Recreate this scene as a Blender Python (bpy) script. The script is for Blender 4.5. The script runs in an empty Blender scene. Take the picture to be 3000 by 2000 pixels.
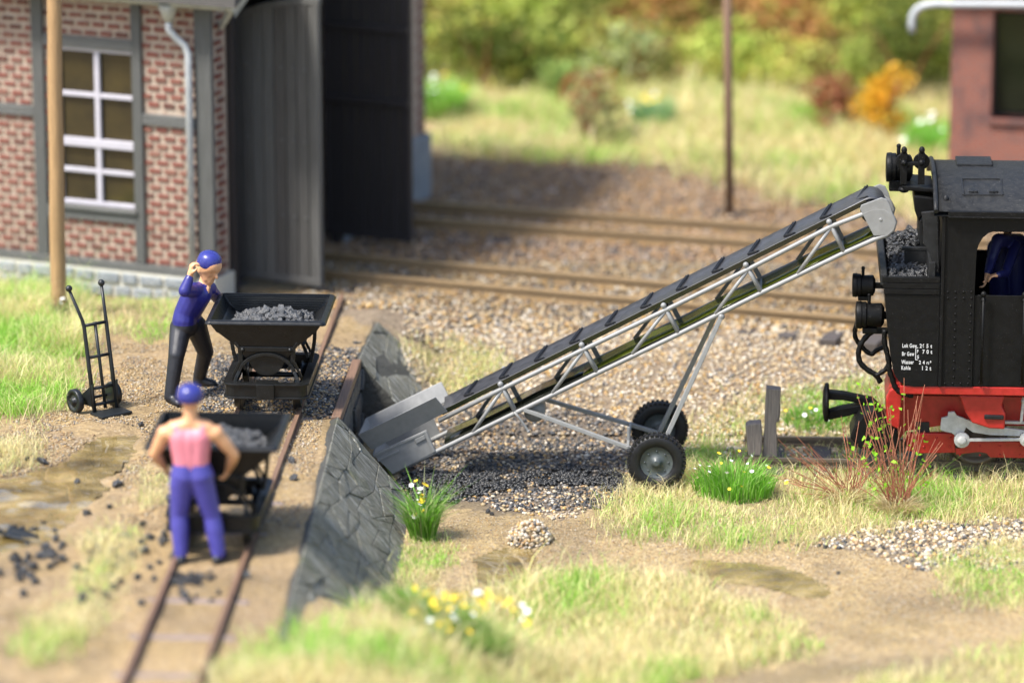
import bpy, bmesh, math, random
import numpy as np
from mathutils import Vector, Matrix, noise as mnoise

random.seed(7); rng = np.random.default_rng(7)
R = math.radians
sc = bpy.context.scene

# ------------------------------------------------------------------ camera
FPX, PITCH, CAMZ = 12000.0, R(14.8), 12.7          # focal length in photo pixels (3000 wide)
cam_d = bpy.data.cameras.new('camera'); cam = bpy.data.objects.new('camera', cam_d)
sc.collection.objects.link(cam); sc.camera = cam
cam.location = (0, 0, CAMZ); cam.rotation_euler = (math.pi/2 - PITCH, 0, 0)
cam_d.sensor_width = 36; cam_d.lens = 36*FPX/3000
cam_d.clip_start = .5; cam_d.clip_end = 600
cam_d.dof.use_dof = True; cam_d.dof.focus_distance = 43.4; cam_d.dof.aperture_fstop = .285
# ------------------------------------------------------------------ light
SUN_AZ, SUN_EL = R(238), R(57)                     # compass bearing (0 = +Y, clockwise), height
w = bpy.data.worlds.new('World'); sc.world = w; w.use_nodes = True
nt = w.node_tree; bg = nt.nodes['Background']; sky = nt.nodes.new('ShaderNodeTexSky')
sky.sky_type = 'NISHITA'; sky.sun_disc = False; sky.sun_elevation = SUN_EL; sky.sun_rotation = SUN_AZ
sky.altitude = 200; sky.air_density = 1.0; sky.dust_density = 2.5; sky.ozone_density = .6
nt.links.new(sky.outputs[0], bg.inputs[0]); bg.inputs[1].default_value = .15
sd = bpy.data.lights.new('sun', 'SUN'); sd.energy = 3.5; sd.angle = R(9); sd.color = (1, .955, .89)
sun = bpy.data.objects.new('sun', sd); sc.collection.objects.link(sun); sun.location = (-20, 20, 40)
sdir = Vector((math.sin(SUN_AZ)*math.cos(SUN_EL), math.cos(SUN_AZ)*math.cos(SUN_EL), math.sin(SUN_EL)))
sun.rotation_euler = sdir.to_track_quat('Z', 'Y').to_euler()
sc.view_settings.view_transform = 'Standard'; sc.view_settings.look = 'None'
sc.view_settings.exposure = 1.12; sc.view_settings.gamma = 1
sc.cycles.max_bounces = 6; sc.cycles.use_denoising = True

# ------------------------------------------------------------------ survey helpers (photo pixel <-> place)
CC, SS = math.cos(PITCH), math.sin(PITCH)
def ray(px, py):
    u = (px-1500)/FPX; v = (1000-py)/FPX
    return Vector((u, CC+v*SS, -SS+v*CC))
def at(px, py, z):
    d = ray(px, py); t = (z-CAMZ)/d.z
    return Vector((d.x*t, d.y*t, z))
def atY(px, py, Y):
    d = ray(px, py); t = Y/d.y
    return Vector((d.x*t, Y, CAMZ+d.z*t))
def pr(X, Y, Z):
    dz = Z-CAMZ; D = Y*CC-dz*SS
    return 1500+FPX*X/D, 1000-FPX*(Y*SS+dz*CC)/D
class Frame:
    def __init__(s, loc, rz): s.loc = Vector(loc); s.rz = rz
    def hit(s, px, py, yl):                         # where the line of sight meets the local plane y = yl
        M = Matrix.Rotation(-s.rz, 3, 'Z'); o = M @ (Vector((0, 0, CAMZ))-s.loc); d = M @ ray(px, py)
        t = (yl-o.y)/d.y; p = o+d*t
        return (p.x, p.z)
    def hits(s, pts, yl): return [s.hit(a, b, yl) for a, b in pts]

def ss(a, b, x):
    t = np.clip((np.asarray(x, float)-a)/(b-a), 0, 1); return t*t*(3-2*t)
# cheap smooth value noise, vectorised
_perm = rng.random((256, 256))
def vn(x, y, f=1.0, o=0):
    x = np.asarray(x, float)*f+o*17.3+900; y = np.asarray(y, float)*f+o*9.7+900
    xi = np.floor(x).astype(int); yi = np.floor(y).astype(int); u = x-xi; v = y-yi
    u = u*u*(3-2*u); v = v*v*(3-2*v)
    g = lambda a, b: _perm[a % 256, b % 256]
    return (g(xi, yi)*(1-u)+g(xi+1, yi)*u)*(1-v)+(g(xi, yi+1)*(1-u)+g(xi+1, yi+1)*u)*v-.5
def fbm(x, y, f=1.0, o=0, n=4):
    return sum(vn(x, y, f*2**k, o+k)*.5**k for k in range(n))
def inpoly(px, py, poly):
    px = np.asarray(px); py = np.asarray(py); r = np.zeros(px.shape, bool); n = len(poly)
    for i in range(n):
        x0, y0 = poly[i]; x1, y1 = poly[(i+1) % n]
        if y0 == y1: continue
        c = ((y0 > py) != (y1 > py)) & (px < (x1-x0)*(py-y0)/(y1-y0)+x0); r ^= c
    return r

# ------------------------------------------------------------------ terrain
U = .9
def xw(Y): return np.interp(Y, [20, 35.18, 42.6, 43.77, 45.5, 60], [-2.3, -2.03, -1.81, -1.708, -1.555, -1.2])
def track_x(Y): return -2.57+(np.asarray(Y)-41.61)*.0502
PUD = [([(-150, 1430), (60, 1400), (170, 1368), (240, 1325), (315, 1275), (405, 1272), (400, 1320), (345, 1365), (300, 1430), (255, 1500), (190, 1545), (90, 1600), (-150, 1640)], .862, .05),
       ([(1385, 1640), (1420, 1615), (1500, 1604), (1560, 1620), (1578, 1660), (1540, 1700), (1470, 1715), (1410, 1700)], -.002, .035),
       ([(2000, 1648), (2090, 1640), (2190, 1652), (2300, 1668), (2390, 1700), (2450, 1732), (2440, 1755), (2360, 1748), (2200, 1712), (2050, 1685)], -.004, .035)]
def soft_pud(x, Y):
    px, py = pr(np.asarray(x), np.asarray(Y), np.where(np.asarray(x) < -1.5, U, 0.))
    px = px+fbm(x, Y, 3, 3)*26; py = py+fbm(x, Y, 3, 8)*18
    out = []
    for poly, zz, d in PUD:
        a = 0.
        for dx, dy in ((0, 0), (14, 0), (-14, 0), (0, 9), (0, -9), (26, 0), (-26, 0), (0, 17), (0, -17)):
            a = a+inpoly(px+dx, py+dy, poly)
        out.append(a/9.)
    return out
def hz(x, Y, fine=True):
    x = np.asarray(x, float); Y = np.asarray(Y, float)
    bgz = .62+.3*ss(53, 59, Y)
    zu = U-(.9-.62)*ss(45.9, 48, Y)+(bgz-.62)
    zl = .62*ss(43.4, 46.5, Y)+(bgz-.62)
    zl = zl+.86*ss(37.3, 35.2, Y)*(1-ss(-1.5, .9, x))+.10*ss(36.8, 35, Y)
    wx = xw(Y); t = np.clip((x-wx)/.75, 0, 1)
    wall = (Y > 30)*(1-ss(45.4, 46.6, Y))
    z = np.where(wall > 0, zu*(1-t)+zl*t, zu)
    nat = ss(wx-.1, wx+1.6, x)
    zn = zu*(1-nat)+zl*nat
    z = z*wall+zn*(1-wall)
    inside = (t > 0) & (t < 1) & (Y < 45.6) & (Y > 34)
    z = np.where(inside, z-.10, z)
    rec = (Y > 41.58) & (Y < 43.84)
    z = np.where(rec & (x > wx-.06), np.minimum(z, 0.0), z)
    # wooded bank behind the meadow
    e = 59.2+fbm(x, Y, .25, 5)*1.2
    z = z+np.where(Y > e, np.minimum((Y-e)*.75, 16)+np.minimum(Y-e, 1)*fbm(x, Y, .35, 9)*1.0, 0)
    if fine:
        a = .012+.02*((x < -3.4) & (Y > 33) & (Y < 44))
        z = z+fbm(x, Y, 2.2, 1)*a*2.2+fbm(x, Y, 9, 2, 2)*.012
        for (poly, zz, d), m in zip(PUD, soft_pud(x, Y)):
            z = z-(m*(d+.01))
        px, py = pr(x, Y, U)
        g = np.exp(-(((px-330)/80)**2+((py-1255)/16)**2))        # little ridges of raked sand by the puddle
        z = z+.05*g*(x < -3)
    return z
def G(px, py):
    z = .5
    for _ in range(40):
        p = at(px, py, z); z = z*.5+.5*float(hz(p.x, p.y))
    return Vector((p.x, p.y, z))

# ------------------------------------------------------------------ object helpers
col = sc.collection
def link(o, parent=None, **kw):
    col.objects.link(o)
    if parent is not None: o.parent = parent
    for k, v in kw.items(): o[k] = v
    return o
def thing(name, label, cat, loc=(0, 0, 0), rz=0, group=None):
    o = bpy.data.objects.new(name, None); o.empty_display_size = .1; link(o)
    o.location = loc; o.rotation_euler = (0, 0, rz); o['label'] = label; o['category'] = cat
    if group: o['group'] = group
    return o
def tag(o, label, cat, group=None):
    o['label'] = label; o['category'] = cat
    if group: o['group'] = group
    return o
def dup(o, parent=None):
    c = o.copy(); col.objects.link(c); c.parent = parent
    for ch in list(o.children): dup(ch, c)
    return c
class MB:
    def __init__(s): s.v = []; s.f = []; s.sm = []
    def add(s, vs, fs, smooth=False):
        n = len(s.v); s.v += [tuple(v) for v in vs]; s.f += [tuple(i+n for i in f) for f in fs]; s.sm += [smooth]*len(fs); return s
    def box(s, c, d, rot=None):
        x, y, z = d[0]/2, d[1]/2, d[2]/2
        vs = [Vector((a*x, b*y, e*z)) for a in (-1, 1) for b in (-1, 1) for e in (-1, 1)]
        if rot is not None: vs = [rot @ v for v in vs]
        vs = [v+Vector(c) for v in vs]
        return s.add(vs, [(0, 1, 3, 2), (4, 6, 7, 5), (0, 4, 5, 1), (2, 3, 7, 6), (0, 2, 6, 4), (1, 5, 7, 3)])
    def bar(s, a, b, w, h, up=(0, 0, 1)):
        a = Vector(a); b = Vector(b); d = b-a; L = d.length; d.normalize()
        x = d.cross(Vector(up)).normalized(); z = x.cross(d)
        M = Matrix((x, d, z)).transposed()
        return s.box((a+b)/2, (w, L, h), M)
    def prism(s, pts, y0, y1):                       # polygon in xz, extruded along y
        n = len(pts)
        vs = [(p[0], y0, p[1]) for p in pts]+[(p[0], y1, p[1]) for p in pts]
        fs = [tuple(range(n)), tuple(range(2*n-1, n-1, -1))]+[(i, i+n, (i+1) % n+n, (i+1) % n) for i in range(n)]
        return s.add(vs, fs)
    def tube(s, pts, r, n=10, caps=True, rs=None):
        pts = [Vector(p) for p in pts]; m = len(pts); vs = []; fs = []
        prev = None
        for i, p in enumerate(pts):
            d = (pts[min(i+1, m-1)]-pts[max(i-1, 0)]).normalized()
            if prev is None:
                a = Vector((0, 0, 1)) if abs(d.z) < .9 else Vector((1, 0, 0)); x = d.cross(a).normalized()
            else: x = (prev-d*prev.dot(d)).normalized()
            prev = x; y = d.cross(x); rr = rs[i] if rs else r
            for k in range(n):
                t = 2*math.pi*k/n; vs.append(p+(x*math.cos(t)+y*math.sin(t))*rr)
        for i in range(m-1):
            for k in range(n): fs.append((i*n+k, i*n+(k+1) % n, (i+1)*n+(k+1) % n, (i+1)*n+k))
        s.add(vs, fs, True)
        if caps:
            b = len(s.v)-len(vs); s.f += [tuple(b+k for k in range(n-1, -1, -1)), tuple(b+(m-1)*n+k for k in range(n))]; s.sm += [False]*2
        return s
    def lathe(s, prof, c, axis=(0, 0, 1), n=20, smooth=True, caps=True):    # prof: (radius, along axis)
        ax = Vector(axis).normalized(); a = Vector((0, 0, 1)) if abs(ax.z) < .9 else Vector((1, 0, 0))
        x = ax.cross(a).normalized(); y = ax.cross(x); c = Vector(c); vs = []; fs = []
        for r, h in prof:
            for k in range(n):
                t = 2*math.pi*k/n; vs.append(c+ax*h+(x*math.cos(t)+y*math.sin(t))*r)
        for i in range(len(prof)-1):
            for k in range(n): fs.append((i*n+k, i*n+(k+1) % n, (i+1)*n+(k+1) % n, (i+1)*n+k))
        s.add(vs, fs, smooth)
        if not caps: return s
        b = len(s.v)-len(vs)
        s.f += [tuple(b+k for k in range(n-1, -1, -1)), tuple(b+(len(prof)-1)*n+k for k in range(n))]; s.sm += [False]*2
        return s
    def sphere(s, c, r, n=10, sc_=(1, 1, 1)):
        m = n; vs = []; fs = []
        for i in range(m+1):
            th = math.pi*i/m
            for k in range(n):
                t = 2*math.pi*k/n
                vs.append((c[0]+r*sc_[0]*math.sin(th)*math.cos(t), c[1]+r*sc_[1]*math.sin(th)*math.sin(t), c[2]+r*sc_[2]*math.cos(th)))
        for i in range(m):
            for k in range(n): fs.append((i*n+k, (i+1)*n+k, (i+1)*n+(k+1) % n, i*n+(k+1) % n))
        return s.add(vs, fs, True)
    def mesh(s, name, mat):
        me = bpy.data.meshes.new(name); me.from_pydata(s.v, [], s.f); me.update()
        bm = bmesh.new(); bm.from_mesh(me); bmesh.ops.recalc_face_normals(bm, faces=bm.faces); bm.to_mesh(me); bm.free()
        me.polygons.foreach_set('use_smooth', s.sm)
        if mat: me.materials.append(mat)
        return me
    def build(s, name, mat, parent=None, bevel=0, **kw):
        o = bpy.data.objects.new(name, s.mesh(name, mat)); link(o, parent, **kw)
        if bevel:
            m = o.modifiers.new('bevel', 'BEVEL'); m.width = bevel; m.segments = 2; m.limit_method = 'ANGLE'; m.angle_limit = R(40)
        return o
def npmesh(name, V, F, mat, colr=None, smooth=False, parent=None, **kw):
    me = bpy.data.meshes.new(name); k = F.shape[1]
    me.vertices.add(len(V)); me.vertices.foreach_set('co', V.astype(np.float32).ravel())
    me.loops.add(F.size); me.loops.foreach_set('vertex_index', F.astype(np.int32).ravel())
    me.polygons.add(len(F)); me.polygons.foreach_set('loop_start', np.arange(0, F.size, k, dtype=np.int32))
    me.polygons.foreach_set('loop_total', np.full(len(F), k, np.int32))
    if smooth: me.polygons.foreach_set('use_smooth', np.ones(len(F), bool))
    me.update(calc_edges=True)
    if colr is not None:
        a = me.color_attributes.new('Col', 'FLOAT_COLOR', 'POINT')
        c = np.ones((len(V), 4), np.float32); c[:, :3] = colr; a.data.foreach_set('color', c.ravel())
    me.materials.append(mat)
    return link(bpy.data.objects.new(name, me), parent, **kw)

# ------------------------------------------------------------------ materials
class N:
    def __init__(s, name):
        s.m = bpy.data.materials.new(name); s.m.use_nodes = True; s.t = s.m.node_tree; s.b = s.t.nodes['Principled BSDF']
    def n(s, typ, **kw):
        x = s.t.nodes.new('ShaderNode'+typ)
        for k, v in kw.items():
            if k in x.inputs: x.inputs[k].default_value = v
            else: setattr(x, k, v)
        return x
    def l(s, a, b): s.t.links.new(a, b)
    def co(s, sc_=(1, 1, 1)):
        tc = s.n('TexCoord'); mp = s.n('Mapping'); mp.inputs['Scale'].default_value = sc_; s.l(tc.outputs['Object'], mp.inputs[0]); return mp.outputs[0]
    def noise(s, scale, detail=4, rough=.6, vec=None):
        x = s.n('TexNoise'); x.inputs['Scale'].default_value = scale; x.inputs['Detail'].default_value = detail; x.inputs['Roughness'].default_value = rough
        s.l(vec if vec else s.co(), x.inputs['Vector']); return x
    def ramp(s, fac, stops):
        x = s.n('ValToRGB'); e = x.color_ramp.elements
        while len(e) < len(stops): e.new(.5)
        for i, (p, c) in enumerate(stops): e[i].position = p; e[i].color = (*c, 1)
        s.l(fac, x.inputs[0]); return x.outputs[0]
    def mix(s, fac, a, b, typ='MIX'):
        x = s.n('Mix'); x.data_type = 'RGBA'; x.blend_type = typ
        for sock, v in ((x.inputs[0], fac), (x.inputs[6], a), (x.inputs[7], b)):
            if hasattr(v, 'links'): s.l(v, sock)
            elif isinstance(v, tuple): sock.default_value = (*v, 1)
            else: sock.default_value = v
        return x.outputs[2]
    def bump(s, h, strength=.4, dist=.01):
        x = s.n('Bump'); x.inputs['Strength'].default_value = strength; x.inputs['Distance'].default_value = dist
        s.l(h, x.inputs['Height']); s.l(x.outputs[0], s.b.inputs['Normal'])
    def set(s, colour=None, rough=.5, metal=0, spec=.5):
        if colour is not None:
            if hasattr(colour, 'links'): s.l(colour, s.b.inputs['Base Color'])
            else: s.b.inputs['Base Color'].default_value = (*colour, 1)
        if hasattr(rough, 'links'): s.l(rough, s.b.inputs['Roughness'])
        else: s.b.inputs['Roughness'].default_value = rough
        s.b.inputs['Metallic'].default_value = metal; s.b.inputs['Specular IOR Level'].default_value = spec
        return s.m
def plastic(name, c, rough=.4, var=.25, dust=0., bump=.15, scale=14, sss=0, spec=.5):
    m = N(name); a = m.noise(scale, 5).outputs['Fac']
    colr = m.ramp(a, [(.3, tuple(x*(1-var) for x in c)), (.7, tuple(min(1, x*(1+var)) for x in c))])
    if dust:
        d = m.noise(150, 1, .5).outputs['Fac']; k = m.ramp(d, [(.735, (0, 0, 0)), (.80, (dust*.8,)*3)])
        colr = m.mix(k, colr, (.55, .53, .5))
    r = m.ramp(a, [(.3, (rough*.8,)*3), (.7, (min(1, rough*1.25),)*3)])
    m.bump(m.noise(160, 3).outputs['Fac'], bump, .004)
    if sss: m.b.inputs['Subsurface Weight'].default_value = sss; m.b.inputs['Subsurface Radius'].default_value = (.03, .015, .01)
    return m.set(colr, r, 0, spec)
def streaky(name, c, axis='z', rough=.6, var=.4, f=60, bump=.5):
    m = N(name); s = {'z': (f, f, f/25), 'x': (f/25, f, f), 'y': (f, f/25, f)}[axis]
    a = m.noise(1, 5, .65, m.co(s)).outputs['Fac']
    colr = m.ramp(a, [(.25, tuple(x*(1-var) for x in c)), (.75, tuple(min(1, x*(1+var)) for x in c))])
    m.bump(a, bump, .012); return m.set(colr, rough)
def attr_mat(name, rough=.7, trans=0., spec=.4, bump=0):
    m = N(name); a = m.n('Attribute'); a.attribute_name = 'Col'; m.set(a.outputs['Color'], rough, 0, spec)
    if bump: m.bump(m.noise(140, 3).outputs['Fac'], bump, .01)
    if trans:
        t = m.n('BsdfTranslucent'); x = m.n('MixShader'); x.inputs[0].default_value = trans
        m.l(a.outputs['Color'], t.inputs[0]); m.l(m.b.outputs[0], x.inputs[1]); m.l(t.outputs[0], x.inputs[2])
        m.l(x.outputs[0], m.t.nodes['Material Output'].inputs[0])
    return m.m
M = {}
M['black'] = plastic('black_plastic', (.006, .0065, .0065), .34, .3, .55, .12, spec=.36)
M['loco_black'] = plastic('matt_black_paint', (.0045, .0045, .0045), .48, .25, .7, .22, spec=.17)
M['roof_black'] = plastic('dusty_black_paint', (.012, .0125, .013), .52, .35, 1.0, .5, spec=.25)
M['truck'] = plastic('dark_grey_plastic', (.011, .013, .014), .38, .2, .25, spec=.4)
M['grey'] = plastic('grey_plastic', (.215, .217, .21), .42, .10, .12, .1)
M['cleat'] = plastic('cleat_rubber', (.014, .015, .018), .45, .2, .4)
M['belt'] = plastic('belt_rubber', (.036, .037, .041), .42, .25, .6, .12)
M['gloss'] = plastic('glossy_belt', (.012, .014, .008), .10, .2, .1, .05)
M['clear'] = streaky('olive_bank_reflection', (.10, .12, .012), 'x', .14, .8, 40, .05)  # olive puts the green bank's reflection into the belt colour
M['tyre'] = plastic('tyre_rubber', (.008, .008, .009), .5, .3, .2, .3, spec=.35)
M['red'] = plastic('red_paint', (.34, .016, .012), .36, .18, .12, .2)
M['silver'] = plastic('silver_paint', (.42, .42, .40), .38, .18, .1, .3)
M['brown'] = streaky('brown_sleeper_wood', (.19, .16, .14), 'z', .7, .5, 90)
M['pole'] = streaky('pale_pole_wood', (.33, .205, .095), 'z', .6, .35, 70)
M['pole2'] = streaky('dark_pole_wood', (.17, .10, .06), 'z', .7, .3, 70)
M['timber_v'] = streaky('grey_timber_upright', (.078, .080, .076), 'z', .65, .35, 60, .8)
M['timber_h'] = streaky('grey_timber_rail', (.095, .097, .092), 'x', .65, .35, 60, .8)
m_ = N('weathered_grey_planks'); oi_ = m_.n('ObjectInfo'); a_ = m_.noise(1, 5, .65, m_.co((50, 50, 2))).outputs['Fac']
c_ = m_.mix(.55, m_.ramp(a_, [(.3, (.045, .045, .042)), (.7, (.13, .13, .125))]), m_.ramp(oi_.outputs['Random'], [(0, (.038, .030, .025)), (.5, (.055, .052, .047)), (1, (.10, .10, .095))]))
m_.bump(a_, .5, .012); M['door'] = m_.set(c_, .6)
M['door_dark'] = streaky('dark_brown_shaded_planks', (.024, .020, .020), 'z', .6, .3, 50, .6)  # brown darkened for the shaded far leaf and the jambs
M['rim'] = plastic('rim_grey', (.05, .06, .06), .42, .15, .12, .1)
M['white'] = plastic('window_white', (.42, .405, .45), .5, .06, 0, .1)
M['pipe'] = plastic('zinc_grey', (.40, .42, .43), .4, .12, 0, .1)
M['eaves'] = plastic('pale_eaves', (.42, .43, .39), .6, .2, 0, .2)
M['roof'] = plastic('roof_felt', (.08, .075, .07), .9, .2)
M['dark'] = plastic('unlit_near_black', (.02, .018, .016), .9, .2)  # near-black puts the lack of light into insides and openings
M['skin'] = plastic('painted_skin', (.62, .33, .17), .45, .06, 0, .1, 14, .1)
M['pink'] = plastic('pink_top', (.62, .20, .25), .5, .06)
M['jacket'] = plastic('blue_jacket_paint', (.018, .018, .16), .42, .15, .35, .15)
M['trousers'] = plastic('charcoal_trousers', (.012, .013, .018), .5, .25, .5, .2)
M['blue2'] = plastic('blue_trousers', (.055, .050, .27), .42, .10, .15)
M['cap'] = plastic('blue_cap', (.025, .030, .19), .28, .15, .1, .1)
M['shoe'] = plastic('black_shoes', (.012, .012, .014), .45, .2)
M['rail'] = streaky('rusty_narrow_rail', (.16, .095, .06), 'y', .55, .35, 40)
M['bgrail'] = streaky('brown_rail', (.24, .165, .085), 'x', .5, .2, 30)
M['dirtrail'] = streaky('dark_worn_rail', (.11, .085, .06), 'x', .45, .35, 40)
M['sleeper'] = streaky('lilac_steel_sleeper', (.21, .16, .14), 'x', .5, .35, 30)
M['dsleeper'] = streaky('dark_sleeper', (.06, .05, .045), 'y', .7, .4, 40)
M['leafcol'] = attr_mat('leaf_colours', .65, .4, .3)
M['bladecol'] = attr_mat('grass_colours', .5, .45, .45)
M['pebble'] = attr_mat('pebble_colours', .5, 0, .5, .3)
M['coal'] = attr_mat('coal_colours', .28, 0, .7, .6)
def brick_mat(name, c, var=.5):
    m = N(name); oi = m.n('ObjectInfo'); a = m.noise(25, 5).outputs['Fac']
    base = m.ramp(oi.outputs['Random'], [(0, tuple(x*.5 for x in c)), (.25, c), (.6, (c[0]*1.05, c[1]*.8, c[2]*.8)), (1, (c[0]*1.2, c[1]*1.5, c[2]*1.5))])
    base = m.mix(m.ramp(a, [(.5, (0, 0, 0)), (.8, (.3,)*3)]), base, (.30, .22, .18))
    m.bump(a, .5, .01); return m.set(base, .8)
M['brick'] = brick_mat('weathered_red_brick', (.165, .058, .040))
m_ = N('lime_mortar'); a_ = m_.noise(12, 6, .7).outputs['Fac']
m_.bump(m_.noise(60, 4).outputs['Fac'], .5, .01)
M['mortar'] = m_.set(m_.ramp(a_, [(.3, (.27, .16, .12)), (.45, (.36, .28, .215)), (.7, (.45, .38, .30))]), .9)
def stone_mat(name, a1, a2, a3, streak=True, rough=.42, sc_=3.5, strk=(.48, .49, .46)):
    m = N(name); oi = m.n('ObjectInfo'); x = m.noise(sc_, 8, .72).outputs['Fac']
    base = m.ramp(x, [(.3, a1), (.5, a2), (.72, a3)])
    base = m.mix(.16, base, m.ramp(oi.outputs['Random'], [(0, tuple(k*.6 for k in a2)), (1, tuple(k*1.35 for k in a2))]))
    hgt = m.noise(18, 8, .7).outputs['Fac']
    if streak:
        for sc3, lo, hi, am in (((2.6, 30, 3.2), .55, .63, .75), ((5, 80, 6), .585, .64, .9), ((2.2, 22, 3), .43, .36, .8)):
            st = m.noise(1, 4, .6, m.co(sc3)).outputs['Fac']
            if hi > lo: base = m.mix(m.ramp(st, [(lo, (0, 0, 0)), (hi, (am,)*3)]), base, strk)
            else: base = m.mix(m.ramp(st, [(hi, (am,)*3), (lo, (0, 0, 0))]), base, tuple(k*.35 for k in a1))
        ad = m.n('Math', operation='ADD'); m.l(hgt, ad.inputs[0]); m.l(m.noise(1, 4, .6, m.co((3.2, 42, 4.2))).outputs['Fac'], ad.inputs[1]); hgt = ad.outputs[0]
    mo = m.noise(1.7, 4).outputs['Fac']; base = m.mix(m.ramp(mo, [(.60, (0, 0, 0)), (.75, (.5,)*3)]), base, (.09, .11, .03))
    m.bump(hgt, 1.0, .06); return m.set(base, rough)
M['slate'] = stone_mat('streaked_slate', (.095, .095, .074), (.175, .172, .135), (.28, .26, .19), rough=.55, sc_=5)  # mottled slate with pale and dark streaks down the slope
M['slatej'] = stone_mat('slate_joint', (.04, .04, .036), (.06, .06, .052), (.10, .10, .085), False, .7)
M['plinth'] = stone_mat('blue_grey_plinth', (.22, .25, .27), (.30, .33, .35), (.42, .44, .44), False, .8)
M['plinthj'] = plastic('pale_plinth_joint', (.52, .50, .42), .9, .12)
M['shadedstone'] = stone_mat('shade_darkened_polygonal_stone', (.04, .042, .045), (.07, .072, .07), (.12, .115, .10), False, .5)  # stone colour darkened for the shade inside the loading bay
M['darkjoint'] = plastic('dark_joint', (.14, .13, .10), .8)
# ground: colours baked per place (what lies there), grain from nodes
g = N('ground'); at_ = g.n('Attribute'); at_.attribute_name = 'Col'
fine = g.noise(55, 3, .8); fine2 = g.noise(19, 5, .7)
vor = g.n('TexVoronoi'); vor.inputs['Scale'].default_value = 34; g.l(g.co(), vor.inputs['Vector'])
c1 = g.mix(.75, at_.outputs['Color'], g.ramp(fine.outputs['Fac'], [(.32, (.22, .20, .18)), (.5, (.80, .78, .76)), (.66, (1.0, 1.0, 1.0))]), 'MULTIPLY')
c1 = g.mix(.8, c1, g.ramp(fine2.outputs['Fac'], [(.34, (.42, .38, .34)), (.52, (.9, .9, .9)), (.66, (1.15, 1.15, 1.12))]), 'MULTIPLY')
c1 = g.mix(g.ramp(vor.outputs['Color'], [(.78, (0, 0, 0)), (.9, (.5,)*3)]), c1, (.50, .42, .33))
hh = g.n('Math', operation='ADD'); g.l(fine.outputs['Fac'], hh.inputs[0]); g.l(fine2.outputs['Fac'], hh.inputs[1])
g.bump(hh.outputs[0], .9, .03); M['ground'] = g.set(c1, .75)
g = N('muddy_water'); c1 = g.ramp(g.noise(2.2, 4, .6).outputs['Fac'], [(.3, (.07, .05, .018)), (.5, (.19, .135, .045)), (.72, (.36, .27, .11))])
g.bump(g.noise(5.5, 3, .5).outputs['Fac'], .55, .05); g.b.inputs['Coat Weight'].default_value = 1.0; g.b.inputs['Coat Roughness'].default_value = .02
M['mud'] = g.set(c1, .08)
g = N('window_glass'); c1 = g.ramp(g.noise(1.4, 3).outputs['Fac'], [(.35, (.022, .018, .010)), (.65, (.050, .038, .014))]); M['glass'] = g.set(c1, .12)
g = N('house_brickwork'); bt = g.n('TexBrick'); bt.inputs['Scale'].default_value = 1; bt.inputs['Brick Width'].default_value = .12; bt.inputs['Row Height'].default_value = .045
bt.inputs['Mortar Size'].default_value = .008; bt.inputs['Color1'].default_value = (.27, .065, .035, 1); bt.inputs['Color2'].default_value = (.20, .06, .045, 1); bt.inputs['Mortar'].default_value = (.20, .13, .10, 1)
tc = g.n('TexCoord'); sx = g.n('SeparateXYZ'); cx = g.n('CombineXYZ'); g.l(tc.outputs['Object'], sx.inputs[0]); ad = g.n('Math', operation='ADD'); g.l(sx.outputs[0], ad.inputs[0]); g.l(sx.outputs[1], ad.inputs[1])
g.l(ad.outputs[0], cx.inputs[0]); g.l(sx.outputs[2], cx.inputs[1]); g.l(cx.outputs[0], bt.inputs['Vector'])
c1 = g.mix(g.ramp(g.noise(2.6, 4).outputs['Fac'], [(.48, (0, 0, 0)), (.62, (.6,)*3)]), bt.outputs['Color'], (.055, .042, .045)); g.bump(bt.outputs['Fac'], -.4, .01); M['housebrick'] = g.set(c1, .8)

# ------------------------------------------------------------------ picture-mapped ground regions
GRAVEL = [(880, 590), (1100, 470), (2250, 470), (3200, 640), (3200, 1340), (2000, 1340), (1880, 1420), (1830, 1480), (1700, 1510), (1620, 1530), (1500, 1500), (1350, 1470), (1180, 1470), (1120, 1300), (1150, 1100), (1110, 950), (880, 930)]
GRAVEL2 = [(2380, 1600), (2560, 1545), (2800, 1520), (3300, 1490), (3300, 1640), (2760, 1670), (2590, 1655), (2540, 1625)]
BALLAST = [(600, 1050), (1060, 1010), (1060, 1080), (985, 1230), (860, 1215), (620, 1215), (600, 1150)]
COALG = [(1150, 1370), (1250, 1260), (1450, 1190), (1750, 1200), (1860, 1280), (1900, 1330), (1870, 1460), (1780, 1500), (1500, 1512), (1250, 1500), (1180, 1475)]
COALB1 = [(1150, 1385), (1330, 1372), (1480, 1370), (1500, 1392), (1420, 1420), (1560, 1385), (1700, 1370), (1830, 1395), (1830, 1440), (1700, 1425), (1560, 1415), (1440, 1445), (1330, 1478), (1230, 1480), (1190, 1455)]
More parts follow.
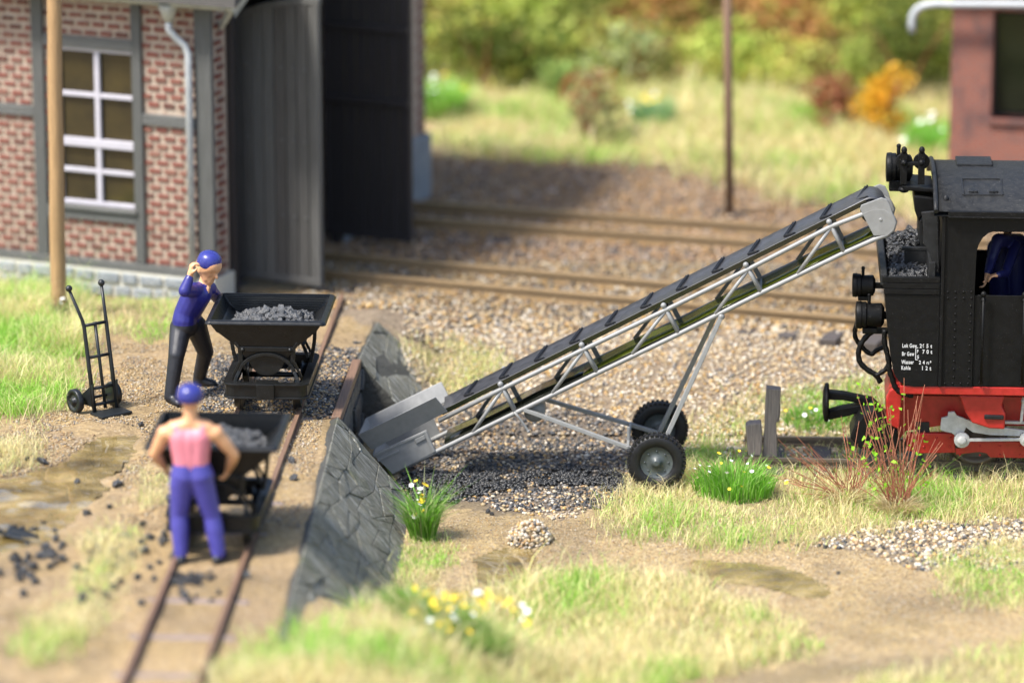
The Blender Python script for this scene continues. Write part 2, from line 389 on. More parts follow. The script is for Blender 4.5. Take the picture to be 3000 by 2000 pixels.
GR = {  # grass: polygon, density per m2, height, (colour weights straw, pale green, green)
 'a': ([(-400, 800), (180, 865), (240, 900), (245, 1000), (215, 1080), (215, 1170), (130, 1215), (-400, 1240)], 3000, .23, (.30, .35, .35), 'bright green and straw grass on the bank before the shed wall'),
 'b': ([(240, 880), (560, 870), (520, 930), (500, 985), (420, 990), (300, 960), (240, 930)], 900, .10, (.45, .4, .15), 'thin pale grass between the shed plinth and the sand'),
 'c': ([(-200, 1280), (90, 1285), (120, 1330), (90, 1365), (-200, 1400)], 2600, .11, (.8, .18, .02), 'straw coloured grass patch at the left edge by the puddle'),
 'd': ([(390, 1400), (500, 1390), (505, 1470), (410, 1480)], 1900, .10, (.6, .35, .05), 'small pale grass tuft beside the standing man'),
 'e': ([(250, 1560), (380, 1555), (370, 1680), (310, 1780), (300, 1850), (100, 1950), (30, 1900), (130, 1800), (230, 1720), (240, 1640)], 2200, .12, (.72, .23, .05), 'streak of straw grass among the scattered coal lumps'),
 'f': ([(640, 1960), (800, 1870), (960, 1830), (1120, 1800), (1300, 1775), (1500, 1730), (1700, 1690), (1900, 1690), (2060, 1730), (2230, 1800), (2360, 1860), (2360, 1920), (2200, 1970), (1950, 2000), (1800, 2300), (600, 2300), (640, 1960)], 2000, .17, (.62, .26, .12), 'blurred foreground grass along the lower edge'),
 'g': ([(2500, 2020), (2700, 1970), (3000, 1900), (3300, 1890), (3300, 2300), (2300, 2300)], 1300, .15, (.55, .35, .1), 'blurred grass in the lower right corner'),
 'h': ([(1745, 1540), (1780, 1470), (1830, 1432), (1900, 1425), (1990, 1400), (2000, 1330), (2010, 1240), (2130, 1180), (2300, 1150), (2560, 1130), (2800, 1180), (3300, 1230), (3300, 1490), (2880, 1525), (2700, 1530), (2540, 1560), (2400, 1590), (2150, 1600), (1950, 1590), (1800, 1580)], 4200, .15, (.60, .25, .15), 'straw and green grass round the track end and the conveyor wheels'),
 'm': ([(1830, 1445), (1860, 1405), (2010, 1385), (2050, 1440), (2000, 1480), (1850, 1480)], 2600, .17, (.5, .3, .2), 'thin green and straw blades standing in front of the conveyor wheel'),
 'i': ([(2740, 1640), (2900, 1610), (3300, 1580), (3300, 1780), (2850, 1770), (2740, 1700)], 2400, .13, (.75, .22, .03), 'pale straw grass patch at the right edge'),
 'j': ([(1150, 1590), (1290, 1570), (1320, 1640), (1290, 1700), (1150, 1770), (1100, 1790)], 2300, .12, (.7, .22, .08), 'dry grass along the foot of the stone wall'),
 'k': ([(1210, 1010), (1300, 1000), (1430, 1020), (1470, 1080), (1430, 1150), (1330, 1170), (1260, 1110)], 2600, .13, (.5, .45, .05), 'yellow green grass beyond the far stone wall'),
 'l': ([(1265, 270), (3300, 240), (3300, 640), (2700, 640), (2330, 600), (2180, 540), (1800, 470), (1500, 480), (1265, 430)], 700, .24, (.62, .33, .05), 'blurred straw meadow below the wooded bank'),
}
def wob(px, py, X, Y):
    return px+fbm(X, Y, 4, 11)*46, py+fbm(X, Y, 4, 12)*30

# terrain sheet
def axis(lo, hi, f0, f1, step, n):
    a = lo-(lo-f0)*0
    left = f0-np.geomspace(.1, f0-lo, n)[::-1]; mid = np.arange(f0, f1, step); right = f1+np.geomspace(.05, hi-f1, n)
    return np.concatenate([left, mid, right])
xs = axis(-70, 70, -6.6, 6.8, .05, 26); ys = axis(-20, 130, 32.0, 60, .065, 26)
XX, YY = np.meshgrid(xs, ys); ZZ = hz(XX, YY)
px, py = pr(XX, YY, ZZ); wx_, wy_ = wob(px, py, XX, YY)
V = np.stack([XX, YY, ZZ], -1).reshape(-1, 3)
ny, nx = XX.shape; ii = (np.arange(ny-1)[:, None]*nx+np.arange(nx-1)[None]).ravel()
F = np.stack([ii, ii+1, ii+nx+1, ii+nx], 1)
sand = np.array((.56, .42, .215)); C = np.broadcast_to(sand, XX.shape+(3,)).copy()
C *= (1+fbm(XX, YY, .9, 21)*.35)[..., None]
C[..., 2] *= 1-.15*fbm(XX, YY, 2, 22)
C[XX < xw(YY)] *= np.array((.84, .80, .78)); C *= (1-.30*ss(.02, .35, fbm(XX, YY, 1.6, 23)))[..., None]
def paint(mask, c, k=1.0):
    mask = (mask*k)[..., None]; C[:] = C*(1-mask)+np.array(c)*mask
seen = YY > 20
paint(inpoly(wx_, wy_, GRAVEL) & seen, (.34, .26, .17)); paint(inpoly(wx_, wy_, GRAVEL2) & seen, (.28, .23, .17))
paint(inpoly(wx_, wy_, BALLAST) & seen, (.16, .12, .085)); paint(inpoly(wx_, wy_, COALG) & seen, (.10, .085, .07), .6); paint(inpoly(wx_, wy_, COALB1) & seen, (.02, .02, .02), .8)
for k, v in GR.items(): paint(inpoly(wx_, wy_, v[0]) & seen, (.36, .32, .14) if k not in 'l' else (.40, .38, .16), .5)
paint((YY > 59.0).astype(float), (.12, .12, .035), .95)
paint((YY > 50)*(YY < 59)*(np.abs(XX) > 9), (.22, .21, .09), .7)
ground = npmesh('ground', V, F, M['ground'], C.reshape(-1, 3), True, kind='structure')
# water and mud
for (poly, zz, d), nm in zip(PUD, ('puddle', 'puddle', 'puddle')):
    m0 = soft_pud(XX, YY)[PUD.index((poly, zz, d))]
    sel = (m0 > .22); fs = F[sel.ravel()[F].all(1)]
    ids, inv = np.unique(fs, return_inverse=True)
    vv = V[ids].copy(); base = hz(vv[:, 0], vv[:, 1], False)
    vv[:, 2] = base-.012+fbm(vv[:, 0], vv[:, 1], 2.6, 31, 3)*(.022 if zz > .5 else .005)
    npmesh('puddle', vv, inv.reshape(-1, 4), M['mud'], None, True, kind='structure')

# ------------------------------------------------------------------ templates: pebbles, leaves, blades
def rock_templates(n=6, sub=1, jit=.28):
    out = []
    for k in range(n):
        bm = bmesh.new(); bmesh.ops.create_icosphere(bm, subdivisions=sub, radius=1)
        for v in bm.verts: v.co *= 1+random.uniform(-jit, jit)
        bm.verts.ensure_lookup_table()
        out.append((np.array([v.co[:] for v in bm.verts]), np.array([[v.index for v in f.verts] for f in bm.faces]))); bm.free()
    return out
ROCK1 = rock_templates()
def octa(n=6, jit=.3):
    out = []
    for k in range(n):
        v = np.array([(1, 0, 0), (-1, 0, 0), (0, 1, 0), (0, -1, 0), (0, 0, 1), (0, 0, -1)], float)*rng.uniform(1-jit, 1+jit, (6, 1))+rng.uniform(-.2, .2, (6, 3))
        out.append((v, np.array([(0, 2, 4), (2, 1, 4), (1, 3, 4), (3, 0, 4), (2, 0, 5), (1, 2, 5), (3, 1, 5), (0, 3, 5)])))
    return out
ROCK0 = octa()
def rotmats(n):
    q = rng.normal(size=(n, 4)); q /= np.linalg.norm(q, axis=1)[:, None]; a, b, c, d = q.T
    return np.stack([np.stack([1-2*(c*c+d*d), 2*(b*c-a*d), 2*(b*d+a*c)], -1), np.stack([2*(b*c+a*d), 1-2*(b*b+d*d), 2*(c*d-a*b)], -1), np.stack([2*(b*d-a*c), 2*(c*d+a*b), 1-2*(b*b+c*c)], -1)], 1)
def rocks(name, P, r, cols, mat, flat=.75, tmpl=None, **kw):
    T = tmpl or ROCK1
    V_, F_, C_ = [], [], []; off = 0; which = rng.integers(0, len(T), len(P))
    for k, (tv, tf) in enumerate(T):
        s = which == k; n = s.sum()
        if not n: continue
        Rm = rotmats(n); sc_ = r[s][:, None, None]*rng.uniform(.7, 1.25, (n, 1, 3))
        v = np.einsum('nij,nkj->nki', Rm, tv[None]*sc_); v[..., 2] *= flat
        v += P[s][:, None, :]; V_.append(v.reshape(-1, 3))
        F_.append((tf[None]+(np.arange(n)*len(tv))[:, None, None]+off).reshape(-1, 3)); off += n*len(tv)
        C_.append(np.repeat(cols[s], len(tv), 0))
    return npmesh(name, np.concatenate(V_), np.concatenate(F_), mat, np.concatenate(C_), False, **kw)
def scatter(n, x0, x1, y0, y1):
    x = rng.uniform(x0, x1, n); y = rng.uniform(y0, y1, n); z = hz(x, y); px, py = pr(x, y, z); a, b = wob(px, py, x, y)
    return x, y, z, a, b
PEB = np.array([(.42, .315, .175), (.46, .385, .27), (.53, .48, .40), (.30, .19, .095), (.42, .26, .085), (.22, .185, .145), (.12, .115, .11), (.03, .033, .037)])
def pebcols(n, w_):
    w_ = np.array(w_, float); c = PEB[rng.choice(8, n, p=w_/w_.sum())]; return c*rng.uniform(.75, 1.2, (n, 1))
# near gravel (sharp zone)
x, y, z, a, b = scatter(46000, -1.9, 6.2, 38.6, 47.0)
ok = inpoly(a, b, GRAVEL) & (x > xw(y)+.3); x, y, z, a, b = (q[ok] for q in (x, y, z, a, b))
cols = pebcols(len(x), (4, 4, 2.5, 1.2, 1.6, 1.5, .8, .25))
m1 = inpoly(a, b, COALG) & (rng.random(len(x)) < .92); cols[m1] = pebcols(m1.sum(), (.8, .5, .5, 1.0, .3, 1.8, 3, 4))*.9
m2 = inpoly(a, b, COALB1) & (rng.random(len(x)) < .85); cols[m2] = pebcols(m2.sum(), (.05, .05, .1, .2, .1, .3, 1, 6))*.7
rr = rng.uniform(.012, .027, len(x))
rocks('gravel', np.stack([x, y, z+rr*.35], 1), rr, cols, M['pebble'], kind='stuff', label='beige and orange gravel with black coal grit under the conveyor')
x, y, z, a, b = scatter(9000, -1.4, 2.2, 40.8, 43.4)
ok = inpoly(a, b, [(1165, 1400), (1330, 1385), (1450, 1375), (1480, 1390), (1400, 1425), (1560, 1395), (1700, 1380), (1830, 1400), (1825, 1440), (1700, 1430), (1560, 1418), (1440, 1448), (1330, 1478), (1230, 1480)]) & (x > xw(y)+.6); x, y, z = x[ok], y[ok], z[ok]; rr = rng.uniform(.014, .03, len(x))
rocks('coal_grit', np.stack([x, y, z+rr*.6+.012], 1), rr, np.full((len(x), 3), .016)*rng.uniform(.5, 1.8, (len(x), 1)), M['coal'], kind='stuff', label='band of glossy black coal grit on the gravel below the conveyor')
# background ballast
x, y, z, a, b = scatter(62000, -5, 7.5, 46.2, 57)
ok = inpoly(a, b, GRAVEL); x, y, z = x[ok], y[ok], z[ok]; rr = rng.uniform(.018, .040, len(x)); z = z+.03*(rng.random(len(x)) < .45)
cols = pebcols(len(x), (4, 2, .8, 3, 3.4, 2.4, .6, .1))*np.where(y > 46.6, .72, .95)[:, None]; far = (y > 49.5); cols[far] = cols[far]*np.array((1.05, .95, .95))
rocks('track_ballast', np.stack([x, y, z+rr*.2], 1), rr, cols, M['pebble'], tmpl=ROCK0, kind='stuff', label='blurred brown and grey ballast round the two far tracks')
x, y, z, a, b = scatter(9000, 1.5, 6.8, 37.8, 41)
ok = inpoly(a, b, GRAVEL2); x, y, z = x[ok], y[ok], z[ok]; rr = rng.uniform(.013, .03, len(x))
rocks('gravel', np.stack([x, y, z+rr*.3], 1), rr, pebcols(len(x), (3, 3, 3, 1.5, 1, 2, 1.5, 1.2)), M['pebble'], kind='stuff', label='coarse mixed gravel strip in front of the grass at right')
x, y, z, a, b = scatter(16000, -3.6, -1.7, 41, 45)
ok = inpoly(a, b, BALLAST) & (x < xw(y)-.03); x, y, z = x[ok], y[ok], z[ok]; rr = rng.uniform(.010, .024, len(x))
rocks('track_ballast', np.stack([x, y, z+rr*.4], 1), rr, pebcols(len(x), (2, .6, .3, 2, 1.2, 2.5, 2.5, 7))*.75, M['pebble'], kind='stuff', label='coal dust and grit between the narrow rails by the tip wagon')
x, y, z, a, b = scatter(52000, -5.8, -2.0, 37.6, 44.6)
ok = (soft_pud(x, y)[0] < .1) & (fbm(x, y, 1.3, 41) > -.14) & (x < xw(y)-.05); x, y, z = x[ok], y[ok], z[ok]; rr = rng.uniform(.006, .016, len(x))
rocks('grit', np.stack([x, y, z+rr*.3], 1), rr, pebcols(len(x), (8, 1.5, .5, 3, 1.5, 2, .7, .3))*.85, M['pebble'], tmpl=ROCK0, kind='stuff', label='coarse sand grains on the platform round the hand truck')
x, y, z, a, b = scatter(50000, -1.2, 6, 36.6, 41.2)
ok = (y < 40.9); x, y, z = x[ok], y[ok], z[ok]; rr = rng.uniform(.005, .011, len(x))
rocks('grit', np.stack([x, y, z+rr*.3], 1), rr, pebcols(len(x), (8, 2, .4, 2, 1.5, .6, .2, .05))*.9, M['pebble'], tmpl=ROCK0, kind='stuff', label='loose sand grains on the path in front of the conveyor')
# little pebble heap and stones by it
n = 900; c = G(1552, 1580); th = rng.uniform(0, 6.28, n); q = np.sqrt(rng.random(n))
hx, hy = c.x+.235*q*np.cos(th), c.y+.24*q*np.sin(th); hh_ = .21*(1-q**2)**.7
rocks('pebble_heap', np.stack([hx, hy, hz(hx, hy)+hh_*rng.uniform(.6, 1, n)], 1), rng.uniform(.012, .026, n), pebcols(n, (3, 3, 3, 2, 1, 2, 1, .3)), M['pebble'], label='small round heap of pale pebbles on the sand path', category='pebble heap')

# grass
CS = {0: (.74, .65, .35), 1: (.60, .64, .24), 2: (.30, .56, .07)}
def blades(name, x, y, z, h, cols, lean=.5, w=.0055, mat=None, parent=None, out=0, **kw):
    n = len(x); th = rng.uniform(0, 6.28, n); th = np.arctan2(y, x)+rng.normal(0, .7, n) if out else th; ln = h*lean*rng.uniform(.1, 1.3, n)
    d = np.stack([np.cos(th)*ln, np.sin(th)*ln, h*0], 1); ph = rng.uniform(0, 6.28, n)
    s = np.stack([np.cos(ph), np.sin(ph), ph*0], 1)*(w*rng.uniform(.6, 1.4, n))[:, None]
    b = np.stack([x, y, z-.01], 1); m = b+d*.32+np.stack([h*0, h*0, h*.58], 1); t = b+d+np.stack([h*0, h*0, h*rng.uniform(.75, 1, n)], 1)
    V_ = np.stack([b-s, b+s, m-s*.8, m+s*.8, t], 1).reshape(-1, 3)
    o = (np.arange(n)*5)[:, None]
    F_ = np.concatenate([o+[0, 1, 3], o+[0, 3, 2], o+[2, 3, 4]])
    C_ = np.repeat(cols, 5, 0)
    return npmesh(name, V_, F_, mat or M['bladecol'], C_, False, parent, **kw)
def gcols(n, w_, x=None, y=None):
    w_ = np.array(w_, float)
    if x is not None:
        sft = fbm(x, y, 1.1, 51)*1.6; p = np.stack([w_[0]*np.exp(-sft*2), w_[1]+0*sft, w_[2]*np.exp(sft*3)], 1); p /= p.sum(1)[:, None]
        k = (rng.random(n)[:, None] > np.cumsum(p, 1)).sum(1).clip(0, 2)
    else: k = rng.choice(3, n, p=w_/w_.sum())
    c = np.array([CS[i] for i in range(3)])[k]
    return c*rng.uniform(.75, 1.25, (n, 1))*rng.uniform(.93, 1.07, (n, 3))
for k, (poly, dens, h, w_, lab) in GR.items():
    P = [at(a, min(b, 2200), (U if k in 'abcde' else .8 if k == 'l' else .2)) for a, b in poly]
    x0, x1 = min(p.x for p in P)-.3, max(p.x for p in P)+.3; y0, y1 = min(p.y for p in P)-.6, max(p.y for p in P)+.8
    y0 = max(y0, 31); y1 = min(y1, 60); n = int(dens*(x1-x0)*(y1-y0)); n = min(n, 90000)
    x, y, z, a, b = scatter(n, x0, x1, y0, y1)
    a = a+rng.normal(0, 26, n); b = b+rng.normal(0, 13, n)
    keep = inpoly(a, b, poly) & (rng.random(n) < .45+1.1*np.clip(fbm(x, y, 1.7, 61)+.35, 0, .6))
    x, y, z = x[keep], y[keep], z[keep]
    if k == 'h':                                     # leave the loco and the rails free
        fr = (x > 2.3) & (y > 41.75) & (y < 43.7) & (rng.random(len(x)) < .55); x, y, z = x[~fr], y[~fr], z[~fr]
    if k in 'ab': fr = (x-(-5.29))**2+(y-46.1)**2 > .03; x, y, z = x[fr], y[fr], z[fr]
    nn = len(x); hgt = h*rng.uniform(.45, 1.25, nn)*(1+fbm(x, y, 1.3, 66)*.9)
    tall = rng.random(nn) < .07; hgt[tall] *= 1.9
    blades('grass', x, y, z, hgt, gcols(nn, w_, x, y), 1.0, .009 if k in 'l' else .0037 if k not in 'fg' else .005, kind='stuff', label=lab)

# ------------------------------------------------------------------ stone retaining walls with loading bay
def poly_cells(L, Hh, nx_, ny_, gap=.012, jit=.32):
    """irregular quadrilateral-to-hexagonal stones covering L x Hh"""
    P = {}
    for j in range(ny_+1):
        for i in range(nx_+1):
            fx = (i+(.5 if j % 2 and 0 < i < nx_ else 0))/nx_; jx = random.uniform(-jit, jit)/nx_ if 0 < i < nx_ else 0; jy = random.uniform(-jit, jit)/ny_ if 0 < j < ny_ else 0
            P[i, j] = ((fx+jx)*L, (j/ny_+jy)*Hh)
    cells = []
    for j in range(ny_):
        for i in range(nx_):
            q = [P[i, j], P[i+1, j], P[i+1, j+1], P[i, j+1]]
            # clip corners so that stones read as rounded polygons
            out = []
            for k in range(4):
                p0 = q[k]; pa = q[k-1]; pb = q[(k+1) % 4]; t = random.uniform(.015, .07)
                out.append((p0[0]+(pa[0]-p0[0])*t, p0[1]+(pa[1]-p0[1])*t)); t = random.uniform(.015, .07)
                out.append((p0[0]+(pb[0]-p0[0])*t, p0[1]+(pb[1]-p0[1])*t))
            cx_, cy_ = sum(p[0] for p in out)/8, sum(p[1] for p in out)/8
            out = [(cx_+(p[0]-cx_)*(1-gap/max(.05, math.hypot(p[0]-cx_, p[1]-cy_))), cy_+(p[1]-cy_)*(1-gap/max(.05, math.hypot(p[0]-cx_, p[1]-cy_)))) for p in out]
            cells.append(out)
    return cells
def stone_wall(label, A, B, At, Bt, cut_end, nx_, ny_):
    """A,B top edge ends, At,Bt toe ends; body plus single stones on the sloping face"""
    A, B, At, Bt = map(Vector, (A, B, At, Bt)); t = thing('retaining_wall', label, 'stone wall')
    back = Vector((-.28, 0, 0)); m = MB()
    bot = Vector((0, 0, -.35))
    tA, tB = A.copy(), B.copy(); dn = -(B-A).cross(At-A).normalized(); dn = dn if dn.x > 0 else -dn
    A = A-Vector((0, 0, 0)); vs = [A+back-Vector((0, 0, .12)), A-Vector((.0, 0, .0)), At, At+bot, A+back+Vector((0, 0, -1.2)), B+back-Vector((0, 0, .12)), B, Bt, Bt+bot, B+back+Vector((0, 0, -1.2))]
    m.add(vs, [(0, 1, 2, 3, 4), (9, 8, 7, 6, 5), (1, 6, 7, 2), (0, 5, 6, 1), (2, 7, 8, 3), (3, 8, 9, 4), (4, 9, 5, 0)])
    m.build('wall_core', M['slatej'], t)
    L = (B-A).length; Hh = ((At-A).length+(Bt-B).length)/2
    for k, q in enumerate(poly_cells(1, 1, nx_, ny_, .0018, .46)):
        def S(u, v):
            p = A.lerp(B, u).lerp(At.lerp(Bt, u), v); return p
        th = random.uniform(.006, .022); tw = random.uniform(-.004, .004)
        mm = MB(); n = len(q); inner = [S(*p)+dn*(th+tw*(i-4)/4) for i, p in enumerate(q)]; outer = [S(*p)-dn*.01 for p in q]
        cen = sum(inner, Vector())/n+dn*random.uniform(0, .012)
        sh = [cen+(p-cen)*.93+dn*.004 for p in inner]
        mm.add(outer+inner+sh+[cen], [(i, (i+1) % n, n+(i+1) % n, n+i) for i in range(n)]+[(n+i, n+(i+1) % n, 2*n+(i+1) % n, 2*n+i) for i in range(n)]+[(2*n+i, 2*n+(i+1) % n, 3*n) for i in range(n)])
        mm.build('stone', M['slate'], t)
    return t
Yc, Yf, Ye = 41.52, 43.77, 45.5
wn = stone_wall('long sloping slate wall nearest the camera, left of the conveyor hopper', (float(xw(34.3)), 34.3, U+.015), (float(xw(Yc)), Yc, U+.015), (float(xw(34.3))+.84, 34.3, -.02), (float(xw(Yc))+.75, Yc, -.02), 1, 17, 6)
wf = stone_wall('short sloping slate wall beyond the loading bay, green with moss', (float(xw(Yf)), Yf, U+.015), (float(xw(Ye)), Ye, U-.0), (float(xw(Yf))+.80, Yf, -.02), (float(xw(Ye))+.62, Ye+.05, .30), 0, 4, 5)
bw = thing('bay_wall', 'polygonal stone wall darkened for shade at the back of the loading bay', 'stone wall')
x0, x1 = float(xw(Yc)), float(xw(Yf))
m = MB(); m.add([(x0-.3, Yc, -.3), (x0+.02, Yc, -.3), (x1+.02, Yf, -.3), (x1-.3, Yf, -.3), (x0-.3, Yc, .86), (x0+.02, Yc, .86), (x1+.02, Yf, .86), (x1-.3, Yf, .86)], [(0, 1, 2, 3), (4, 5, 6, 7), (0, 1, 5, 4), (1, 2, 6, 5), (2, 3, 7, 6), (3, 0, 4, 7)]); m.build('wall_core', M['darkjoint'], bw)
for q in poly_cells(1, 1, 6, 3, .02, .4):
    mm = MB(); n = len(q); th = random.uniform(.02, .05)
    P3 = lambda u, v, d: Vector((x0+.02+(x1-x0)*u+d, Yc+(Yf-Yc)*u, .86*v-.02))
    inner = [P3(p[0], p[1], th) for p in q]; outer = [P3(p[0], p[1], -.01) for p in q]; cen = sum(inner, Vector())/n+Vector((.02, 0, 0))
    mm.add(outer+inner+[cen], [(i, (i+1) % n, n+(i+1) % n, n+i) for i in range(n)]+[(n+i, n+(i+1) % n, 2*n) for i in range(n)]); mm.build('stone', M['shadedstone'], bw)
m = MB(); m.bar((x0-.01, Yc-.05, U-.02), (x1-.01, Yf+.02, U-.02), .10, .10); tag(m.build('edge_beam', M['rail'], None, .01), 'rusty beam along the platform edge above the dark loading bay', 'beam')

# ------------------------------------------------------------------ tracks
def rail_mesh(m, a, b, hgt=.10, wd=.05, foot=.10):
    m.bar(Vector(a)+Vector((0, 0, hgt-.018)), Vector(b)+Vector((0, 0, hgt-.018)), wd, .036)
    m.bar(Vector(a)+Vector((0, 0, hgt*.5)), Vector(b)+Vector((0, 0, hgt*.5)), wd*.35, hgt*.8)
    m.bar(Vector(a)+Vector((0, 0, .01)), Vector(b)+Vector((0, 0, .01)), foot, .02)
def track(name, label, a, b, gauge, rail_m, sl_m, sl, pitch, sw, sh, rh=.10, rw=.05, zf=None, offs=0, sdz=0.):
    a = Vector(a); b = Vector(b); d = (b-a).normalized(); sd_ = Vector((d.y, -d.x, 0)).normalized()
    t = thing(name, label, 'railway track')
    for s in (-1, 1):
        m = MB(); n = 14
        for i in range(n):
            p = a.lerp(b, i/n)+sd_*s*(gauge+rw)/2; q = a.lerp(b, (i+1)/n)+sd_*s*(gauge+rw)/2
            rail_mesh(m, p, q+(q-p)*.001, rh, rw, rw*1.9)
        m.build('rail', rail_m, t)
    L = (b-a).length; k = int((L-offs)/pitch); me = None
    for i in range(k):
        p = a.lerp(b, (offs+(i+.5)*pitch)/L)
        if me is None:
            mm = MB(); mm.box((0, 0, 0), (sl, sw, sh)); me = mm.mesh('sleeper', sl_m)
        o = bpy.data.objects.new('sleeper', me); link(o, t); o.location = p+Vector((random.uniform(-.015, .015), 0, sdz-sh/2+.015)); o.rotation_euler = (0, 0, math.atan2(sd_.y, sd_.x)+random.uniform(-.02, .02))
        o.modifiers.new('b', 'BEVEL').width = .008
    return t
ta = Vector((float(track_x(30.5)), 30.5, U+.0)); tb = Vector((float(track_x(46.6)), 46.6, U-.02))
track('narrow_track', 'rusty narrow tip wagon track on the sandy platform', ta, tb, .60, M['rail'], M['sleeper'], .95, 1.02, .11, .05, .08, .045, offs=.35, sdz=-.004)
LF = Frame((2.6, 42.69-.66, .12), R(-3.5))
def LW(x, y, z=0):
    c_, s_ = math.cos(LF.rz), math.sin(LF.rz); return Vector((LF.loc.x+c_*x-s_*y, LF.loc.y+s_*x+c_*y, LF.loc.z+z))
track('locomotive_track', 'dark overgrown track under the steam locomotive', LW(-.12, 1.08, -.10), LW(6, 1.08, -.10), .80, M['dirtrail'], M['dsleeper'], 1.45, .5, .2, .10, .10, .05, offs=.1)
def bg_track(label, n0, n1, zz):
    p0 = at(*n0, zz+.1); p1 = at(*n1, zz+.1); d = (p1-p0).normalized(); s = Vector((-d.y, d.x, 0)); s = s if s.y > 0 else -s
    c0 = p0+s*.4; c1 = p1+s*.4; c0.z = c1.z = zz; e0 = c0-d*3.0; e1 = c1+d*2.2
    return track('railway_track', label, e0, e1, .80, M['bgrail'], M['dsleeper'], 2.0, .5, .2, .12, .15, .075, sdz=-.012)
bg_track('nearer of the two blurred tracks running out of the shed', (1015, 806), (2504, 938), .62)
bg_track('farther blurred track below the meadow', (1321, 652), (2350, 722), .64)

# ------------------------------------------------------------------ locomotive shed (half-timbered, left)
WA = R(23)
SC_ = at(618, 885, .66)                              # near corner, on the ground
SF = Frame(SC_, -WA)                                 # local x runs right/nearer along the long wall, y away
shed = thing('engine_shed', 'half timbered brick engine shed with open plank doors', 'building', SC_, -WA)
def wall_pt(px, py): return SF.hit(px, py, 0.)
WH = wall_pt(400, 4)[1]                              # eaves height
Z0 = -.35
def shedbox(name, x0, x1, y0, y1, z0, z1, mat, bevel=0, parent=shed):
    m = MB(); m.box(((x0+x1)/2, (y0+y1)/2, (z0+z1)/2), (abs(x1-x0), abs(y1-y0), abs(z1-z0))); return m.build(name, mat, parent, bevel)
pl = [wall_pt(0, 757)[1], wall_pt(545, 806)[1]]; PT = sum(pl)/2    # plinth top
# near wall core with a window opening
wl, wt0 = wall_pt(158, 145); wr, _ = wall_pt(400, 160); wbz = wall_pt(300, 606)[1]; wtz = wall_pt(300, 145)[1]
shedbox('wall', -8, wl, .02, .22, Z0, WH+.3, M['mortar']); shedbox('wall', wr, 0, .02, .22, Z0, WH+.3, M['mortar'])
shedbox('wall', wl, wr, .021, .219, Z0, wbz, M['mortar']); shedbox('wall', wl, wr, .021, .219, wtz, WH+.3, M['mortar'])
# plinth stones
shedbox('plinth', -8, .06, -.05, .02, Z0, PT, M['plinthj'])
course = [PT-.005-i*.165 for i in range(4)]
for ci, zc in enumerate(course[:-1]):
    xx = .05-random.uniform(0, .1)
    while xx > -3.4:
        wd = random.uniform(.20, .36); m = MB()
        h0, h1 = zc-.145+random.uniform(-.012, .012), zc-.018+random.uniform(-.01, .01)
        m.box((xx-wd/2, -.055, (h0+h1)/2), (wd-.04, .05+random.uniform(0, .02), h1-h0)); m.build('stone', M['plinth'], shed, .018); xx -= wd
# timbers
def vt(pxa, pxb, y_top, y_bot, pyr=400):
    xa = wall_pt(pxa, pyr)[0]; xb = wall_pt(pxb, pyr)[0]; shedbox('timber', xa, xb, -.035, .03, y_bot, y_top, M['timber_v'], .008)
    return xa, xb
ztop = WH
bz0, bz1 = PT, PT+.10
shedbox('timber', -8, .03, -.045, .03, bz0, bz1, M['timber_h'], .008)
t1 = vt(103, 136, ztop, bz1); t2 = vt(393, 421, ztop, bz1); t3 = vt(577, 626, ztop, bz1)
def ht(pxa, pxb, ya, yb, pxr):
    xa = wall_pt(pxa, 400)[0]; xb = wall_pt(pxb, 400)[0]; z1 = wall_pt(pxr, ya)[1]; z0 = wall_pt(pxr, yb)[1]
    shedbox('timber', xa, xb, -.030, .031, z0, z1, M['timber_h'], .008); return z0, z1
hL = ht(-400, 103, 307, 337, 60); hR = ht(421, 577, 338, 370, 480); hW = ht(136, 393, 112, 145, 290); hS = ht(136, 393, 612, 646, 290)
# bricks
BW, BH, PX, PZ = .150, .048, .205, .1005
bm_ = MB(); bm_.box((0, 0, 0), (BW, .03, BH)); bmesh0 = bm_.mesh('brick', M['brick'])
bm_ = MB(); bm_.box((0, 0, 0), (BW*.55, .03, BH)); bmesh1 = bm_.mesh('brick', M['brick'])
def bricks(xa, xb, za, zb):
    k0 = math.floor((za-bz1)/PZ); j = k0
    while bz1+j*PZ+PZ*.5 < zb-.01:
        zc = bz1+j*PZ+PZ*.5
        if zc-BH/2 > za:
            off = (j % 2)*PX/2; i0 = math.floor((xa-off)/PX)
            for i in range(i0, i0+60):
                xc = i*PX+off
                lo, hi = max(xc-BW/2, xa), min(xc+BW/2, xb)
                if hi-lo < .03: continue
                o = bpy.data.objects.new('brick', bmesh0 if hi-lo > BW*.8 else bmesh1); link(o, shed)
                o.location = ((lo+hi)/2, .018-random.uniform(0, .007), zc+random.uniform(-.003, .003)); o.scale = ((hi-lo)/(BW if hi-lo > BW*.8 else BW*.55)*random.uniform(.93, 1.05), 1, random.uniform(.9, 1.15))
        j += 1
xL = wall_pt(-60, 400)[0]
bricks(xL, t1[0], bz1, hL[0]); bricks(xL, t1[0], hL[1], ztop)
bricks(t1[1], t2[0], hW[1], ztop); bricks(t1[1], t2[0], bz1, hS[0])
bricks(t1[1], wl, hS[1], hW[0])
bricks(t2[1], t3[0], bz1, hR[0]); bricks(t2[1], t3[0], hR[1], ztop)
